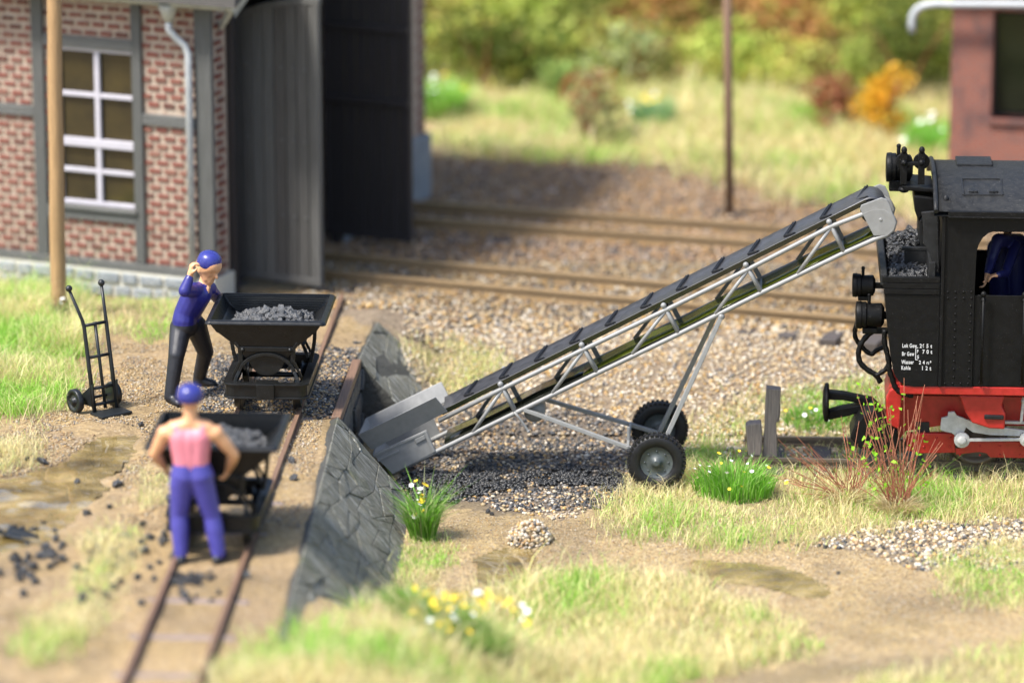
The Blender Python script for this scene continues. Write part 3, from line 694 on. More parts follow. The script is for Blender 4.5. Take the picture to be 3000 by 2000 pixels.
# window
win = MB(); fr = .045
xm = wall_pt(283, 350)[0]; zs = [wall_pt(290, v)[1] for v in (283, 423, 505)]
win.box(((wl+wr)/2, .05, wtz-fr/2-.003), (wr-wl-.004, .07, fr)); win.box(((wl+wr)/2, .05, wbz+fr/2+.003), (wr-wl-.004, .07, fr))
for xx in (wl+fr/2+.003, wr-fr/2-.003): win.box((xx, .05, (wtz+wbz)/2), (fr, .068, wtz-wbz-.01))
win.box((xm, .05, (wtz+wbz)/2), (.07, .05, wtz-wbz-.02))
win.box(((wl+wr)/2, .05, zs[0]), (wr-wl-.02, .045, .055)); win.box(((wl+wr)/2, .045, zs[1]), (wr-wl-.02, .065, .10)); win.box(((wl+wr)/2, .05, zs[2]), (wr-wl-.02, .045, .055))
wo = win.build('window', M['white'], shed, .006)
zz_ = [wbz, zs[2], zs[1], zs[0], wtz]
for i in range(4):
    for (xa, xb) in ((wl, xm), (xm, wr)):
        m = MB(); m.box(((xa+xb)/2, .085, (zz_[i]+zz_[i+1])/2), (xb-xa-.01, .008, zz_[i+1]-zz_[i]-.01), Matrix.Rotation(random.uniform(-.01, .01), 3, 'X')); m.build('pane', M['glass'], wo)
shedbox('sill', wl+.02, wr-.02, -.07, .04, wbz-.05, wbz-.005, M['timber_h'], .01)
# gutter, hopper head, downpipe
gz = WH+.06
m = MB(); m.lathe([(.075, 0), (.075, 8.3)], (.35, -.22, gz+.02), (-1, 0, 0), 12); m.build('gutter', M['eaves'], shed)
hx = wall_pt(516, 20)[0]; dx_ = wall_pt(566, 400)[0]
m = MB(); m.lathe([(.05, 0), (.11, .16), (.12, .22)], (hx, -.2, gz-.24), (0, 0, 1), 12); hp = m.build('hopper_head', M['eaves'], shed)
m = MB(); m.tube([(hx, -.2, gz-.2), (hx, -.2, gz-.32), (hx+.05, -.15, gz-.42), (dx_-.04, -.10, gz-.52), (dx_, -.085, gz-.62), (dx_, -.085, PT+.0)], .045, 12); m.build('downpipe', M['pipe'], shed)
# facade (local x = 0 plane, running away along +y)
fc = at(1264, 590, .7); fl = Matrix.Rotation(WA, 3, 'Z') @ (fc-SC_); FL = fl.y+.45
j1 = .62
l2 = at(955, 690, .72); l2l = Matrix.Rotation(WA, 3, 'Z') @ (l2-SC_); j2 = l2l.y
shedbox('wall', -.2, .0, .221, j1-.12, Z0, WH+.25, M['mortar']); shedbox('wall', -.2, .0, j2+.12, FL, Z0+.2, WH+.25, M['mortar'])
for (ya, yb) in ((.10, .17),): pass
# facade bricks on near pier and far pier
bm_ = MB(); bm_.box((0, 0, 0), (.03, .15, BH)); bmf = bm_.mesh('brick', M['brick'])
zc = PT
while zc < WH+.4:
    for yy in (.30,): 
        o = bpy.data.objects.new('brick', bmf); link(o, shed); o.location = (.008, yy+(.03 if int(zc/PZ) % 2 else -.03), zc)
    zc += PZ
zc = .9
while zc < WH+.4:
    o = bpy.data.objects.new('brick', bmf); link(o, shed); o.location = (.008, FL-.12-(.05 if int(zc/PZ) % 2 else 0), zc); zc += PZ
shedbox('plinth', -.02, .07, .0, j1-.12, Z0, PT-.002, M['plinthj']); shedbox('plinth', -.02, .08, j2+.14, FL+.04, Z0, .85, M['plinth'], .02)
shedbox('jamb', -.05, .08, j1-.12, j1, Z0, WH+.3, M['door_dark'], .01); shedbox('jamb', -.05, .08, j2, j2+.12, Z0, WH+.3, M['door_dark'], .01)  # plank tone puts the eave overhang's shade into the jambs
# other walls, floor, dark inside, roof
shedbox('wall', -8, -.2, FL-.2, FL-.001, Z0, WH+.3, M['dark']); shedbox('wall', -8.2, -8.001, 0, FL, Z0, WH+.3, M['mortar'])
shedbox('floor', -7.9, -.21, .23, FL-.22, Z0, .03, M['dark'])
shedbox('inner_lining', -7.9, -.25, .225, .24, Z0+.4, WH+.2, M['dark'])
m = MB(); cy = FL/2; rz_ = WH+.15
prof = [(-.42, rz_-.06), (cy, rz_+1.2), (FL+.42, rz_-.06), (FL+.42, rz_+.06), (cy, rz_+1.34), (-.42, rz_+.06)]
vs = [(.6, p[0], p[1]) for p in prof]+[(-8.6, p[0], p[1]) for p in prof]
m.add(vs, [(0, 1, 4, 5), (1, 2, 3, 4), (11, 10, 7, 6), (10, 9, 8, 7), (0, 6, 7, 1), (1, 7, 8, 2), (2, 8, 9, 3), (3, 9, 10, 4), (4, 10, 11, 5), (5, 11, 6, 0)]); m.build('roof', M['roof'], shed)
shedbox('fascia', -8.3, .45, -.16, -.10, WH-.01, WH+.09, M['eaves'], .008)
m = MB(); m.bar((.04, j1-.02, WH-.22), (.4, j1+.3, WH+.4), .06, .06); m.bar((.04, .3, WH-.3), (.45, .0, WH+.15), .06, .06); m.build('bracket', M['eaves'], shed)
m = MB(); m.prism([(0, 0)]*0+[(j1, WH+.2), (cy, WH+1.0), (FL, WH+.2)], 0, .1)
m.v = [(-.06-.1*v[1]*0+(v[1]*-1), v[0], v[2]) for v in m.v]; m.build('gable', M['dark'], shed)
# door leaves
for k_, c_a in (('door', (.105, .098, .088)), ('door', (.075, .075, .072))):
    pass
def leaf(label, hinge, foot_px, top_a, top_b, mat, n=8, rows=()):
    """hinge: world point; free end foot at foot_px; heights at hinge and free edge"""
    e = at(*foot_px, hinge.z); d = e-hinge; L = math.hypot(d.x, d.y); rz = math.atan2(d.y, d.x)
    Mi = Matrix.Rotation(-(-WA), 3, 'Z'); lo = Mi @ (hinge-SC_)
    root = bpy.data.objects.new('door', None); root.empty_display_size = .1; link(root, shed); root.location = lo; root.rotation_euler = (0, 0, rz+WA)
    root['label'] = label
    for i in range(n):
        xa, xb = L*i/n+.006, L*(i+1)/n-.006; za = top_a+(top_b-top_a)*(i+.5)/n*(2-(i+.5)/n)
        m = MB(); m.box(((xa+xb)/2, random.uniform(-.004, .004), za/2+.01), (xb-xa, .05, za-.02)); m.build('plank', mat, root, .006)
    m = MB(); m.box((L/2, .012, .045), (L, .09, .09)); m.box((L-.04, .012, top_b/2), (.075, .088, top_b)); m.box((.03, .012, top_a/2), (.06, .086, top_a))
    k = 6
    for i in range(k):
        za = lambda u: top_a+(top_b-top_a)*u*(2-u)
        m.bar((L*i/k, .012, za(i/k)), (L*(i+1)/k+.01, .012, za((i+1)/k)), .092, .08)
    m.build('door_frame', mat, root, .006)
    mm = MB(); mm.sphere((0, 0, 0), .022, 6, (1, .6, 1)); me = mm.mesh('bolt', M['timber_h'])
    for zr in rows:
        for i in range(n-1): o = bpy.data.objects.new('bolt', me); link(o, root); o.location = (L*(i+.55)/(n-.3), -.028, zr)
    return root, L
h1 = Frame(SC_, -WA); p = Matrix.Rotation(-WA, 3, 'Z') @ Vector((.06, j1, .06))+SC_
hn = Vector((p.x, p.y, .62))
hn = at(684, 804, .75)
zt1 = SF.hit(600, 0, 0)[1]
topb = (atY(948, 2, hn.y-.35).z)-hn.z; topa = (atY(690, 55, hn.y).z)-hn.z
leaf('near weathered grey door leaf with rows of bolts', hn, (944, 838), topa, topb+.02, M['door'], 8, [atY(800, v, hn.y-.2).z-hn.z for v in (190, 402, 622)])
hn2 = at(957, 682, .75)
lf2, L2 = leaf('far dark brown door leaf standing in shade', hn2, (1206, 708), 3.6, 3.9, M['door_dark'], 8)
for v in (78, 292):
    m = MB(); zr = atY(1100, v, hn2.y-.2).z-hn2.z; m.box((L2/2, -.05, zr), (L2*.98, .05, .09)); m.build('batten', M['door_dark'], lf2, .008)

# ------------------------------------------------------------------ brick house (right, background)
HC = at(2776, 560, .8); hz_ = R(-14)
HF = Frame(HC, hz_); house = thing('brick_house', 'dark red brick house with a black window behind the locomotive', 'building', HC, hz_)
wx0, wz1 = HF.hit(2911, 32, 0); wz0 = HF.hit(2950, 348, 0)[1]; top = HF.hit(2850, 22, 0)[1]
def hb(name, x0, x1, y0, y1, z0, z1, mat, bevel=0, par=None):
    m = MB(); m.box(((x0+x1)/2, (y0+y1)/2, (z0+z1)/2), (x1-x0, y1-y0, z1-z0)); return m.build(name, mat, par or house, bevel)
hb('wall', 0, wx0, 0, .3, -.4, top+.3, M['housebrick']); hb('wall', wx0, 5, .001, .299, -.4, wz0, M['housebrick']); hb('wall', wx0+1.5, 5, .0, .3, wz0, top+.3, M['housebrick']); hb('wall', wx0, wx0+1.5, .001, .299, wz1, top+.3, M['housebrick'])
hb('wall', 0, .3, .301, 4, -.4, top+.3, M['housebrick']); hb('wall', 0, 5, 4.001, 4.3, -.4, top+.3, M['housebrick']); hb('wall', 4.7, 5, .301, 4, -.4, top+.3, M['housebrick'])
wn_ = hb('window', wx0+.0, wx0+1.5, .20, .24, wz0, wz1, M['dark']); hb('pane', wx0+.05, wx0+.72, .17, .18, wz0+.06, wz1-.06, M['gloss'], 0, wn_); hb('pane', wx0+.78, wx0+1.45, .17, .18, wz0+.06, wz1-.06, M['gloss'], 0, wn_)
hb('sill', wx0-.03, wx0+1.53, -.05, .19, wz0-.075, wz0, M['housebrick'], .01)
m = MB(); gp = [HF.hit(a, b, -.25) for a, b in ((2672, 96), (2671, 72), (2674, 46), (2686, 28), (2706, 17), (2740, 11), (2790, 13), (2900, 13), (3000, 14))]
m.tube([(a, -.25, b) for a, b in gp]+[(5.3, -.25, gp[-1][1])], .05, 12); m.build('gutter', M['pipe'], house)
hb('roof', -.35, 5.4, -.2, 4.6, top+.3, top+.5, M['roof'])

# ------------------------------------------------------------------ poles
pb = G(172, 925); tp = atY(158, 0, pb.y)
m = MB(); n = 14; d = (tp-pb); m.tube([pb+d*(-.03)+Vector((math.sin(i*1.7)*.004, 0, 0))+d*(i/n*1.6) for i in range(n+1)], .088, 16, rs=[.092-.014*i/n for i in range(n+1)])
tag(m.build('wooden_pole', M['pole'], None), 'pale wooden pole in front of the shed window', 'pole')
pb = at(2138, 622, .70); tp = atY(2130, 0, pb.y); d = tp-pb
m = MB(); m.tube([pb-d*.04, pb+d*.5, pb+d*1.5], .058, 12); tag(m.build('wooden_pole', M['pole2'], None), 'thin dark brown pole beyond the far track', 'pole')

# ------------------------------------------------------------------ conveyor
c_, s_ = math.cos(R(-3.4)), math.sin(R(-3.4))
CFl = Vector((1.543, 41.894, 0)); CF = Frame(CFl, R(-3.4))
conv = thing('belt_conveyor', 'grey mobile belt conveyor rising from the loading bay to the locomotive', 'conveyor', CFl, R(-3.4))
YN, YF_ = .33, .95
tn = CF.hits([(1473, 1138), (1711, 1023), (1951, 908), (2192, 789), (2436, 663)], YN)
bn = CF.hits([(1510, 1209), (1750, 1093), (1989, 978), (2230, 858), (2473, 741)], YN)
dg = CF.hits([(1385, 1267), (1619, 1151), (1853, 1036), (2096, 919), (2337, 802)], YN)
P3 = lambda p, y: Vector((p[0], y, p[1]))
t_lo = CF.hit(1285, 1232, YN); b_lo = CF.hit(1150, 1386, YN); t_hi = CF.hit(2555, 608, YN); b_hi = CF.hit(2560, 700, YN)
ux = Vector((t_hi[0]-t_lo[0], 0, t_hi[1]-t_lo[1])).normalized(); un_ = Vector((-ux.z, 0, ux.x))
for yy in (YN, YF_):
    m = MB(); r = .026
    loop = CF.hits([(1285, 1232), (1473, 1138), (1711, 1023), (1951, 908), (2192, 789), (2436, 663), (2524, 629), (2560, 613), (2590, 614), (2611, 628), (2622, 650), (2616, 672), (2598, 688), (2560, 702), (2473, 741), (2230, 858), (1989, 978), (1750, 1093), (1510, 1209), (1278, 1322), (1150, 1386)], YN)
    m.tube([P3(p, yy) for p in loop], r, 10); m.build('chord_tube', M['grey'], conv)
    for a_, b_, d_ in zip(tn, bn, dg):
        m = MB(); ex = P3(a_, yy)+un_*.055; m.tube([ex, P3(b_, yy)], .022, 8); m.sphere(ex, .032, 8); m.build('post', M['grey'], conv)
        m = MB(); m.tube([P3(a_, yy), P3(d_, yy)], .021, 8); m.build('brace', M['grey'], conv)
for i, (a_, b_) in enumerate(zip(tn, bn)):
    m = MB(); q0 = P3(a_, YN).lerp(P3(b_, YN), .35); q1 = P3(b_, YN)
    m.bar(P3(a_, YN+.02)-un_*.02, P3(a_, YF_-.02)-un_*.02, .03, .03); m.bar(P3(b_, YN+.02), P3(b_, YF_-.02), .035, .035)
    m.bar(P3(a_, YN+.05), P3(b_, YN+.05), .05, .012, (0, 1, 0)); m.bar(P3(a_, YF_-.05), P3(b_, YF_-.05), .05, .012, (0, 1, 0))
    m.build('cross_frame', M['grey'], conv, .004)
    m = MB(); m.lathe([(.03, 0), (.03, YF_-YN-.1)], P3(a_, YN+.05)+un_*.02, (0, 1, 0), 12); m.build('roller', M['black'], conv)
# belt: troughed upper run round the head drum, flat return run
b0 = CF.hit(1290, 1205, YN); b1 = CF.hit(2575, 566, YN)
def beltrow(p, n_, bend):
    out = []
    for k in range(7):
        u = k/6; y = YN+.035+(YF_-YN-.07)*u; out.append(Vector((p.x, y, p.z))-n_*(bend*(1-(2*u-1)**2)))
    return out
rows = []; A = P3(b0, 0); Bv = P3(b1, 0); u = (Bv-A).normalized(); nn = Vector((-u.z, 0, u.x)); L = (Bv-A).length
Lb = L-.16; NB = 40
for i in range(NB+1): rows.append(beltrow(A+u*(Lb*i/NB), nn, .03*(1-max(0, (i/NB-.9)*10))))
cen = A+u*Lb-nn*.155
for i in range(1, 15):
    t = math.pi*i/14; rows.append(beltrow(cen+(nn*math.cos(t)+u*math.sin(t))*.155, nn, 0))
m = MB(); vs = [v for r_ in rows for v in r_]; m.add(vs, [(i*7+k, i*7+k+1, (i+1)*7+k+1, (i+1)*7+k) for i in range(len(rows)-1) for k in range(6)], True)
o = m.build('belt', M['belt'], conv); sm = o.modifiers.new('s', 'SOLIDIFY'); sm.thickness = .022; sm.offset = -1
m = MB()
for yy in (YN+.03, YF_-.03): m.bar(A+Vector((0, yy, 0))-nn*.028, A+u*Lb+Vector((0, yy, 0))-nn*.028, .012, .05, nn)
m.build('belt_edge', M['gloss'], conv)
# return run, olive where the bank's reflection is coloured in
r0 = CF.hit(1300, 1299, YN); r1 = CF.hit(2560, 690, YN)
NR = 40; vs = []
for i in range(NR+1):
    p = P3(r0, 0).lerp(P3(r1, 0), i/NR)-nn*(.018*abs(math.sin(i/NR*math.pi*4.6))); vs += [p+Vector((0, YN+.06, 0)), p+Vector((0, YF_-.06, 0))]
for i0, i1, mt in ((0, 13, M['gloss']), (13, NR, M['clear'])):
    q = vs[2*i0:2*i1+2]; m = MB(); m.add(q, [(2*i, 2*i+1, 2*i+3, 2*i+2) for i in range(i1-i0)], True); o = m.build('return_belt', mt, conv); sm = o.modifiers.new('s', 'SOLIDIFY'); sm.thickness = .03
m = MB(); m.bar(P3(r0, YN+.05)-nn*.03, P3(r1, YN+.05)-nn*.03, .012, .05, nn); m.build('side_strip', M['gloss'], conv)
# chevron cleats
ntip = 15; tips = [CF.hit(1250+i*105.2, 1222-i*(105.2*.487), YN+.2) for i in range(1, 13)]
for i in range(12):
    s0 = (1353+i*105.1-1290)/(2575-1290)*L
    if s0 > Lb-.02: continue
    base = A+u*s0
    surf = lambda v: base+Vector((0, YN+.035+(YF_-YN-.07)*v, 0))-nn*(.03*(1-(2*v-1)**2)-.012)
    for (va, vb, ln) in ((.42, .97, .13), (.42, .06, .12)):
        for off in (0, .026):
            m = MB(); m.bar(surf(va)+u*off, surf(vb)+u*(ln+off), .011, .022, nn); 
            if off == 0: mm0 = m
            else:
                mm0.add(m.v, m.f)
        mm0.build('cleat', M['cleat'], conv, .003)
# head plates and drum
hp_ = CF.hits([(2519, 611), (2586, 577), (2598, 583), (2610, 603), (2622, 645), (2617, 668), (2600, 685), (2560, 691)], YN)
hp_ = CF.hits([(2519, 611), (2523, 600), (2582, 578), (2598, 583), (2608, 602), (2617, 630), (2622, 648), (2616, 672), (2598, 688), (2560, 690)], YN)
for yy, s in ((YN-.012, 1), (YF_+.012, -1)):
    m = MB(); m.prism(hp_, yy-.012, yy+.012); m.lathe([(.022, 0), (.016, .02)], P3(CF.hit(2580, 642, YN), yy), (0, -1, 0), 10); m.build('head_plate', M['grey'], conv, .006)
m = MB(); m.lathe([(.12, 0), (.12, YF_-YN-.06)], Vector((cen.x, YN+.03, cen.z)), (0, 1, 0), 20); m.build('drum', M['black'], conv)
# hopper
n1 = CF.hits([(1049, 1271), (1276, 1160), (1310, 1210), (1087, 1322)], YN-.06)
f1 = CF.hits([(1070, 1226), (1293, 1118), (1321, 1163), (1098, 1273)], YF_+.08)
def quadslab(m, pa, ya, pb, yb, th):
    # panel whose top edge pa[0..1] lies at ya and bottom edge pa[3],pa[2] at yb
    v = [P3(pa[0], ya), P3(pa[1], ya), P3(pa[2], yb), P3(pa[3], yb)]
    m.add(v+[q+Vector((0, th, 0)) for q in v], [(0, 1, 2, 3), (7, 6, 5, 4), (0, 4, 5, 1), (1, 5, 6, 2), (2, 6, 7, 3), (3, 7, 4, 0)])
m = MB(); quadslab(m, n1, YN-.10, None, YN+.0, .02); m.build('hopper_side', M['grey'], conv, .005)
nt_ = [n1[0], n1[1], n1[2], n1[3]]
m = MB(); quadslab(m, [f1[0], f1[1], f1[2], f1[3]], YF_+.10, None, YF_-.0, -.02); m.build('hopper_side', M['grey'], conv, .005)
m = MB(); v = [P3(n1[0], YN-.10), P3(n1[3], YN), P3(f1[3], YF_), P3(f1[0], YF_+.10)]
m.add(v+[q+ux*.02 for q in v], [(0, 1, 2, 3), (7, 6, 5, 4), (0, 4, 5, 1), (1, 5, 6, 2), (2, 6, 7, 3), (3, 7, 4, 0)]); m.build('hopper_end', M['grey'], conv, .005)
bx = CF.hits([(1091, 1330), (1249, 1259), (1277, 1322), (1150, 1388)], YN-.03)
for yy in (YN-.03, YF_+.01):
    m = MB(); m.prism(bx, yy, yy+.02); 
    if yy < .5:
        q = CF.hits([(1214, 1286), (1243, 1272), (1247, 1284), (1219, 1299)], yy); m.prism(q, yy-.016, yy+.001)
        q = CF.hits([(1104, 1345), (1168, 1316), (1170, 1322), (1107, 1352)], yy); m.prism(q, yy-.014, yy+.001)
        q = CF.hits([(1240, 1266), (1249, 1262), (1276, 1322), (1267, 1326)], yy); m.prism(q, yy-.01, yy+.001)
        q = CF.hits([(1093, 1331), (1244, 1262), (1247, 1268), (1096, 1338)], yy); m.prism(q, yy-.012, yy+.001)
    m.build('housing_side', M['grey'], conv, .004)
m = MB(); v = [P3(bx[0], YN-.02), P3(bx[3], YN-.02), P3(bx[3], YF_+.02), P3(bx[0], YF_+.02)]; m.add(v+[q+ux*.02 for q in v], [(0, 1, 2, 3), (7, 6, 5, 4), (0, 4, 5, 1), (1, 5, 6, 2), (2, 6, 7, 3), (3, 7, 4, 0)]); m.build('housing_end', M['grey'], conv)
# motor, crank, draw bars, struts
mo = CF.hit(1566, 1206, YN+.15)
m = MB(); m.lathe([(.02, -.01), (.115, 0), (.115, .22), (.02, .23)], P3(mo, YN+.15), (0, 1, 0), 24); m.build('motor', M['grey'], conv)
k = CF.hits([(1506, 1206), (1520, 1222), (1545, 1258), (1548, 1263)], YN-.03)
m = MB(); m.tube([P3(p, YN-.03) for p in k], .014, 8); m.sphere(P3(k[-1], YN-.03), .02, 8); m.build('crank_handle', M['grey'], conv)
hubn = Vector((0, .11, .31)); hubf = Vector((0, 1.17, .31))
s_up = CF.hit(2113, 927, YN)
for yy, hub in ((YN, hubn), (YF_, hubf)):
    m = MB(); m.bar(P3(s_up, yy), hub+Vector((0, .05 if yy < .5 else -.05, 0)), .048, .062, (0, 1, 0)); m.sphere(P3(s_up, yy), .04, 8); m.build('strut', M['grey'], conv, .006)
    dpt = CF.hit(1535, 1199, YN) ; m = MB(); m.bar(P3(dpt, yy), hub+Vector((0, .05 if yy < .5 else -.05, -.01)), .042, .052, (0, 1, 0)); m.build('draw_bar', M['grey'], conv, .006)
q0 = P3(dpt, YN).lerp(hubn, .78); q1 = P3(dpt, YF_).lerp(hubf, .78)
m = MB(); m.bar(q0, q1, .03, .03); m.bar(q0+Vector((0, .25, .0)), q0+Vector((0, .25, -.0))+Vector((.0, .0, .16)), .03, .03, (0, 1, 0)); m.build('tie_bar', M['grey'], conv, .005)
m = MB(); m.tube([hubn+Vector((0, -.02, 0)), hubf+Vector((0, .02, 0))], .022, 10); m.build('axle', M['grey'], conv)
def wheel(root, c, out):
    r = .315; c = Vector(c); ax = (0, out, 0)
    m = MB(); prof = [(.17, -.055), (.21, -.075), (.27, -.078), (.298, -.062), (.302, -.03), (.302, .03), (.298, .062), (.27, .078), (.21, .075), (.17, .055)]
    m.lathe(prof+[prof[0]], c, ax, 40, True, False); t = m.build('tyre', M['tyre'], root)
    m = MB()
    for k in range(36):
        a = 2*math.pi*k/36
        for sdd in (-1, 1):
            aa = a+(.087 if sdd > 0 else 0); d = Vector((math.cos(aa), 0, math.sin(aa))); m.bar(c+d*.300+Vector((0, sdd*.012, 0)), c+d*.296+Vector((0, sdd*.072, 0)), .030, .030, d)
    m.build('tread', M['tyre'], t)
    m = MB(); m.lathe([(.178, -.04), (.185, .05), (.172, .058), (.165, .044), (.10, .040), (.045, .052), (.04, .085), (.02, .09)], c, ax, 36)
    for k in range(8):
        a = 2*math.pi*k/8; m.sphere((c.x+.125*math.cos(a), c.y+out*.046, c.z+.125*math.sin(a)), .010, 6)
    m.build('rim', M['rim'], t)
wheel(conv, (0, .0, .31), -1); wheel(conv, (0, 1.28, .31), -1)

# ------------------------------------------------------------------ locomotive
loco = thing('steam_locomotive', 'black narrow gauge steam locomotive with red frame at the right edge', 'locomotive', LF.loc, LF.rz)
H = lambda pts, y=0.: LF.hits(pts, y)
def h1p(a, b, y=0.): return LF.hit(a, b, y)
YB = 2.1
xe = 4.4
cabx, _ = h1p(2757, 800); zb = h1p(2900, 1134)[1]; zr = h1p(2900, 634)[1]
# cab side plates with window/door cut-out
wl_ = h1p(2858, 760)[0]; wt_ = h1p(2920, 679)[1]; wb_ = h1p(2858, 866)[1]; dl_ = h1p(2884, 900)[0]
xr_ = dl_+.78
for y0, y1 in ((0, .035), (YB-.035, YB)):
    m = MB()
    arch = H([(2860, 760), (2862, 735), (2868, 715), (2880, 696), (2896, 683), (2912, 678)])
    m.prism([(cabx, zb), (wl_, zb), (wl_, wb_), arch[0]]+arch[1:]+[(arch[-1][0], zr), (cabx, zr)], y0, y1)
    m.prism([(arch[-1][0]+.0005, wt_), (xr_+.12, wt_), (xr_+.12, zr), (arch[-1][0]+.0005, zr)], y0+.0005, y1-.0005)
    m.prism([(xr_+.1205, zb), (xe, zb), (xe, zr), (xr_+.1205, zr)], y0, y1)
    m.build('cab_side', M['loco_black'], loco)
    m = MB(); m.prism([(wl_+.001, zb), (xr_+.12, zb), (xr_+.12, wb_), (wl_+.001, wb_)], y0+.02, y1+.004); d_ = m.build('door', M['loco_black'], loco, .006)
# cab end walls, floor
m = MB(); m.box((cabx+.02, YB/2, (zb+h1p(2760, 880)[1])/2), (.04, YB-.08, h1p(2760, 880)[1]-zb)); m.build('bulkhead', M['loco_black'], loco)
zc1 = h1p(2760, 700)[1]; m = MB()
m.box((cabx+.02, .30, (zc1+zr)/2-.15), (.04, .5, zr-zc1+.35)); m.box((cabx+.02, YB-.30, (zc1+zr)/2-.15), (.04, .5, zr-zc1+.35)); m.box((cabx+.021, YB/2, zr-.05), (.04, 1.2, .3)); m.build('cab_end', M['loco_black'], loco)
m = MB(); m.box(((cabx+xe)/2, YB/2, zb+.03), (xe-cabx, YB-.08, .05)); m.box((xe-.05, YB/2, (zb+zr)/2), (.06, YB-.08, zr-zb)); m.box((cabx+1.55, YB/2+.1, (zb+zr)/2-.3), (.06, YB-.4, zr-zb-.6)); m.build('cab_interior', M['dark'], loco)
# roof
zk = h1p(2850, 618)[1]; ztop_ = LF.hit(2850, 487, YB/2)[1]
def roofsec(rise, base, over, n=16):
    out = []
    for i in range(n+1):
        t = i/n; y = -over+(YB+2*over)*t; s = 2*t-1; out.append((y, base+rise*(1-abs(s)**2.3)))
    return out
rx0 = h1p(2738, 560)[0]
m = MB(); sec = roofsec(ztop_-zk, zk, .05); n = len(sec)
vs = [(rx0, y, z) for y, z in sec]+[(xe+.2, y, z) for y, z in sec]+[(rx0, y, z-.05) for y, z in sec]+[(xe+.2, y, z-.05) for y, z in sec]
fs = [(i, i+1, n+i+1, n+i) for i in range(n-1)]+[(2*n+i, 3*n+i, 3*n+i+1, 2*n+i+1) for i in range(n-1)]+[(i, 2*n+i, 2*n+i+1, i+1) for i in range(n-1)]+[(n+i, n+i+1, 3*n+i+1, 3*n+i) for i in range(n-1)]
m.add(vs, fs, True); m.sm[-2*(n-1):] = [False]*(2*(n-1)); m.build('roof', M['roof_black'], loco)
m = MB(); sec2 = roofsec(ztop_-zk+.012, zk+.003, .062)
m.tube([(rx0+.02, y, z) for y, z in sec2], .026, 8); m.build('roof_rim', M['roof_black'], loco)
m = MB(); m.box(((rx0+xe)/2+.1, -.05, zk-.03), (xe-rx0-.1, .05, .075)); m.box(((rx0+xe)/2+.1, -.068, zk-.055), (xe-rx0-.1, .03, .02)); m.build('eaves_beam', M['loco_black'], loco, .006)
m = MB(); a0 = LF.hit(2803, 484, YB/2)[0]; a1_ = LF.hit(2908, 484, YB/2)[0]; m.box(((a0+a1_)/2, YB/2+.2, ztop_+.0), (a1_-a0, .4, .05)); m.build('roof_vent', M['roof_black'], loco, .01)
def onroof(px, py):          # iterate on the curved roof
    y = .4
    for _ in range(30):
        x_, z_ = LF.hit(px, py, y); t = (y+.05)/(YB+.1); zz = zk+(ztop_-zk)*(1-abs(2*t-1)**2.3); y -= (z_-zz)*-.6*-1 if False else (zz-z_)*-1.0*.9 if False else 0
        d = zz-z_; y = min(max(y-(-d)*-1.0*.5, -.04), 1.05) if False else y
        # surface is above the sight line -> come nearer
        y = min(max(y-d*1.2, -.03), 1.0)
    return (x_, y, zz)
hat = [onroof(a, b) for a, b in ((2817, 525), (2932, 525), (2937, 572), (2822, 572))]
m = MB()
for i in range(4): m.bar(Vector(hat[i])+Vector((0, 0, .0)), Vector(hat[(i+1) % 4]), .022, .022)
for a, b in ((2845, 562), (2905, 562)): q = onroof(a, b); m.box(q, (.05, .06, .03)); m.box(Vector(q)+Vector((.05, 0, 0)), (.03, .05, .03))
q = onroof(2771, 583); m.sphere(q, .045, 8, (.7, .8, 1)); m.build('roof_hatch', M['roof_black'], loco, .004)
# corner bead and rivets
m = MB(); cx0 = h1p(2757, 800)[0]; m.box((cx0+.018, -.012, (zb+zr)/2), (.036, .03, zr-zb)); m.build('corner_bead', M['loco_black'], loco, .008)
rv = [(x, 855) for x in (2777, 2799, 2823, 2846)]+[(x, 873) for x in (2777, 2799, 2823, 2846)]+[(2799-1.2*i/2, 897+23*i) for i in range(10)]+[(2844-1.2*i/2, 897+23*i) for i in range(10)]+[(x, 1123) for x in (2768, 2791, 2814, 2836, 2868)]
me = None
for a, b in rv:
    if me is None: mm = MB(); mm.sphere((0, 0, 0), .0125, 8, (1, .8, 1)); me = mm.mesh('rivet', M['loco_black'])
    o = bpy.data.objects.new('rivet', me); link(o, loco); p = h1p(a, b); o.location = (p[0], -.003, p[1])
for a, b in [(2751, 655+23*i) for i in range(7)]:
    o = bpy.data.objects.new('rivet', me); link(o, loco); p = h1p(a-3, b); o.location = (p[0], .01, p[1]); o.scale = (.7, .7, .7)
for px_ in (2877, 2997):
    zt = h1p(2876, 858)[1]; zl = h1p(2876, 1118)[1]; xx = h1p(px_, 1000)[0]
    m = MB(); m.tube([(xx, -.05, zl), (xx, -.05, zt)], .014, 10); m.sphere((xx, -.05, zt), .032, 10); m.sphere((xx, -.035, zt-.07), .03, 8); m.sphere((xx, -.035, zl), .026, 8); m.build('handrail', M['loco_black'], loco)
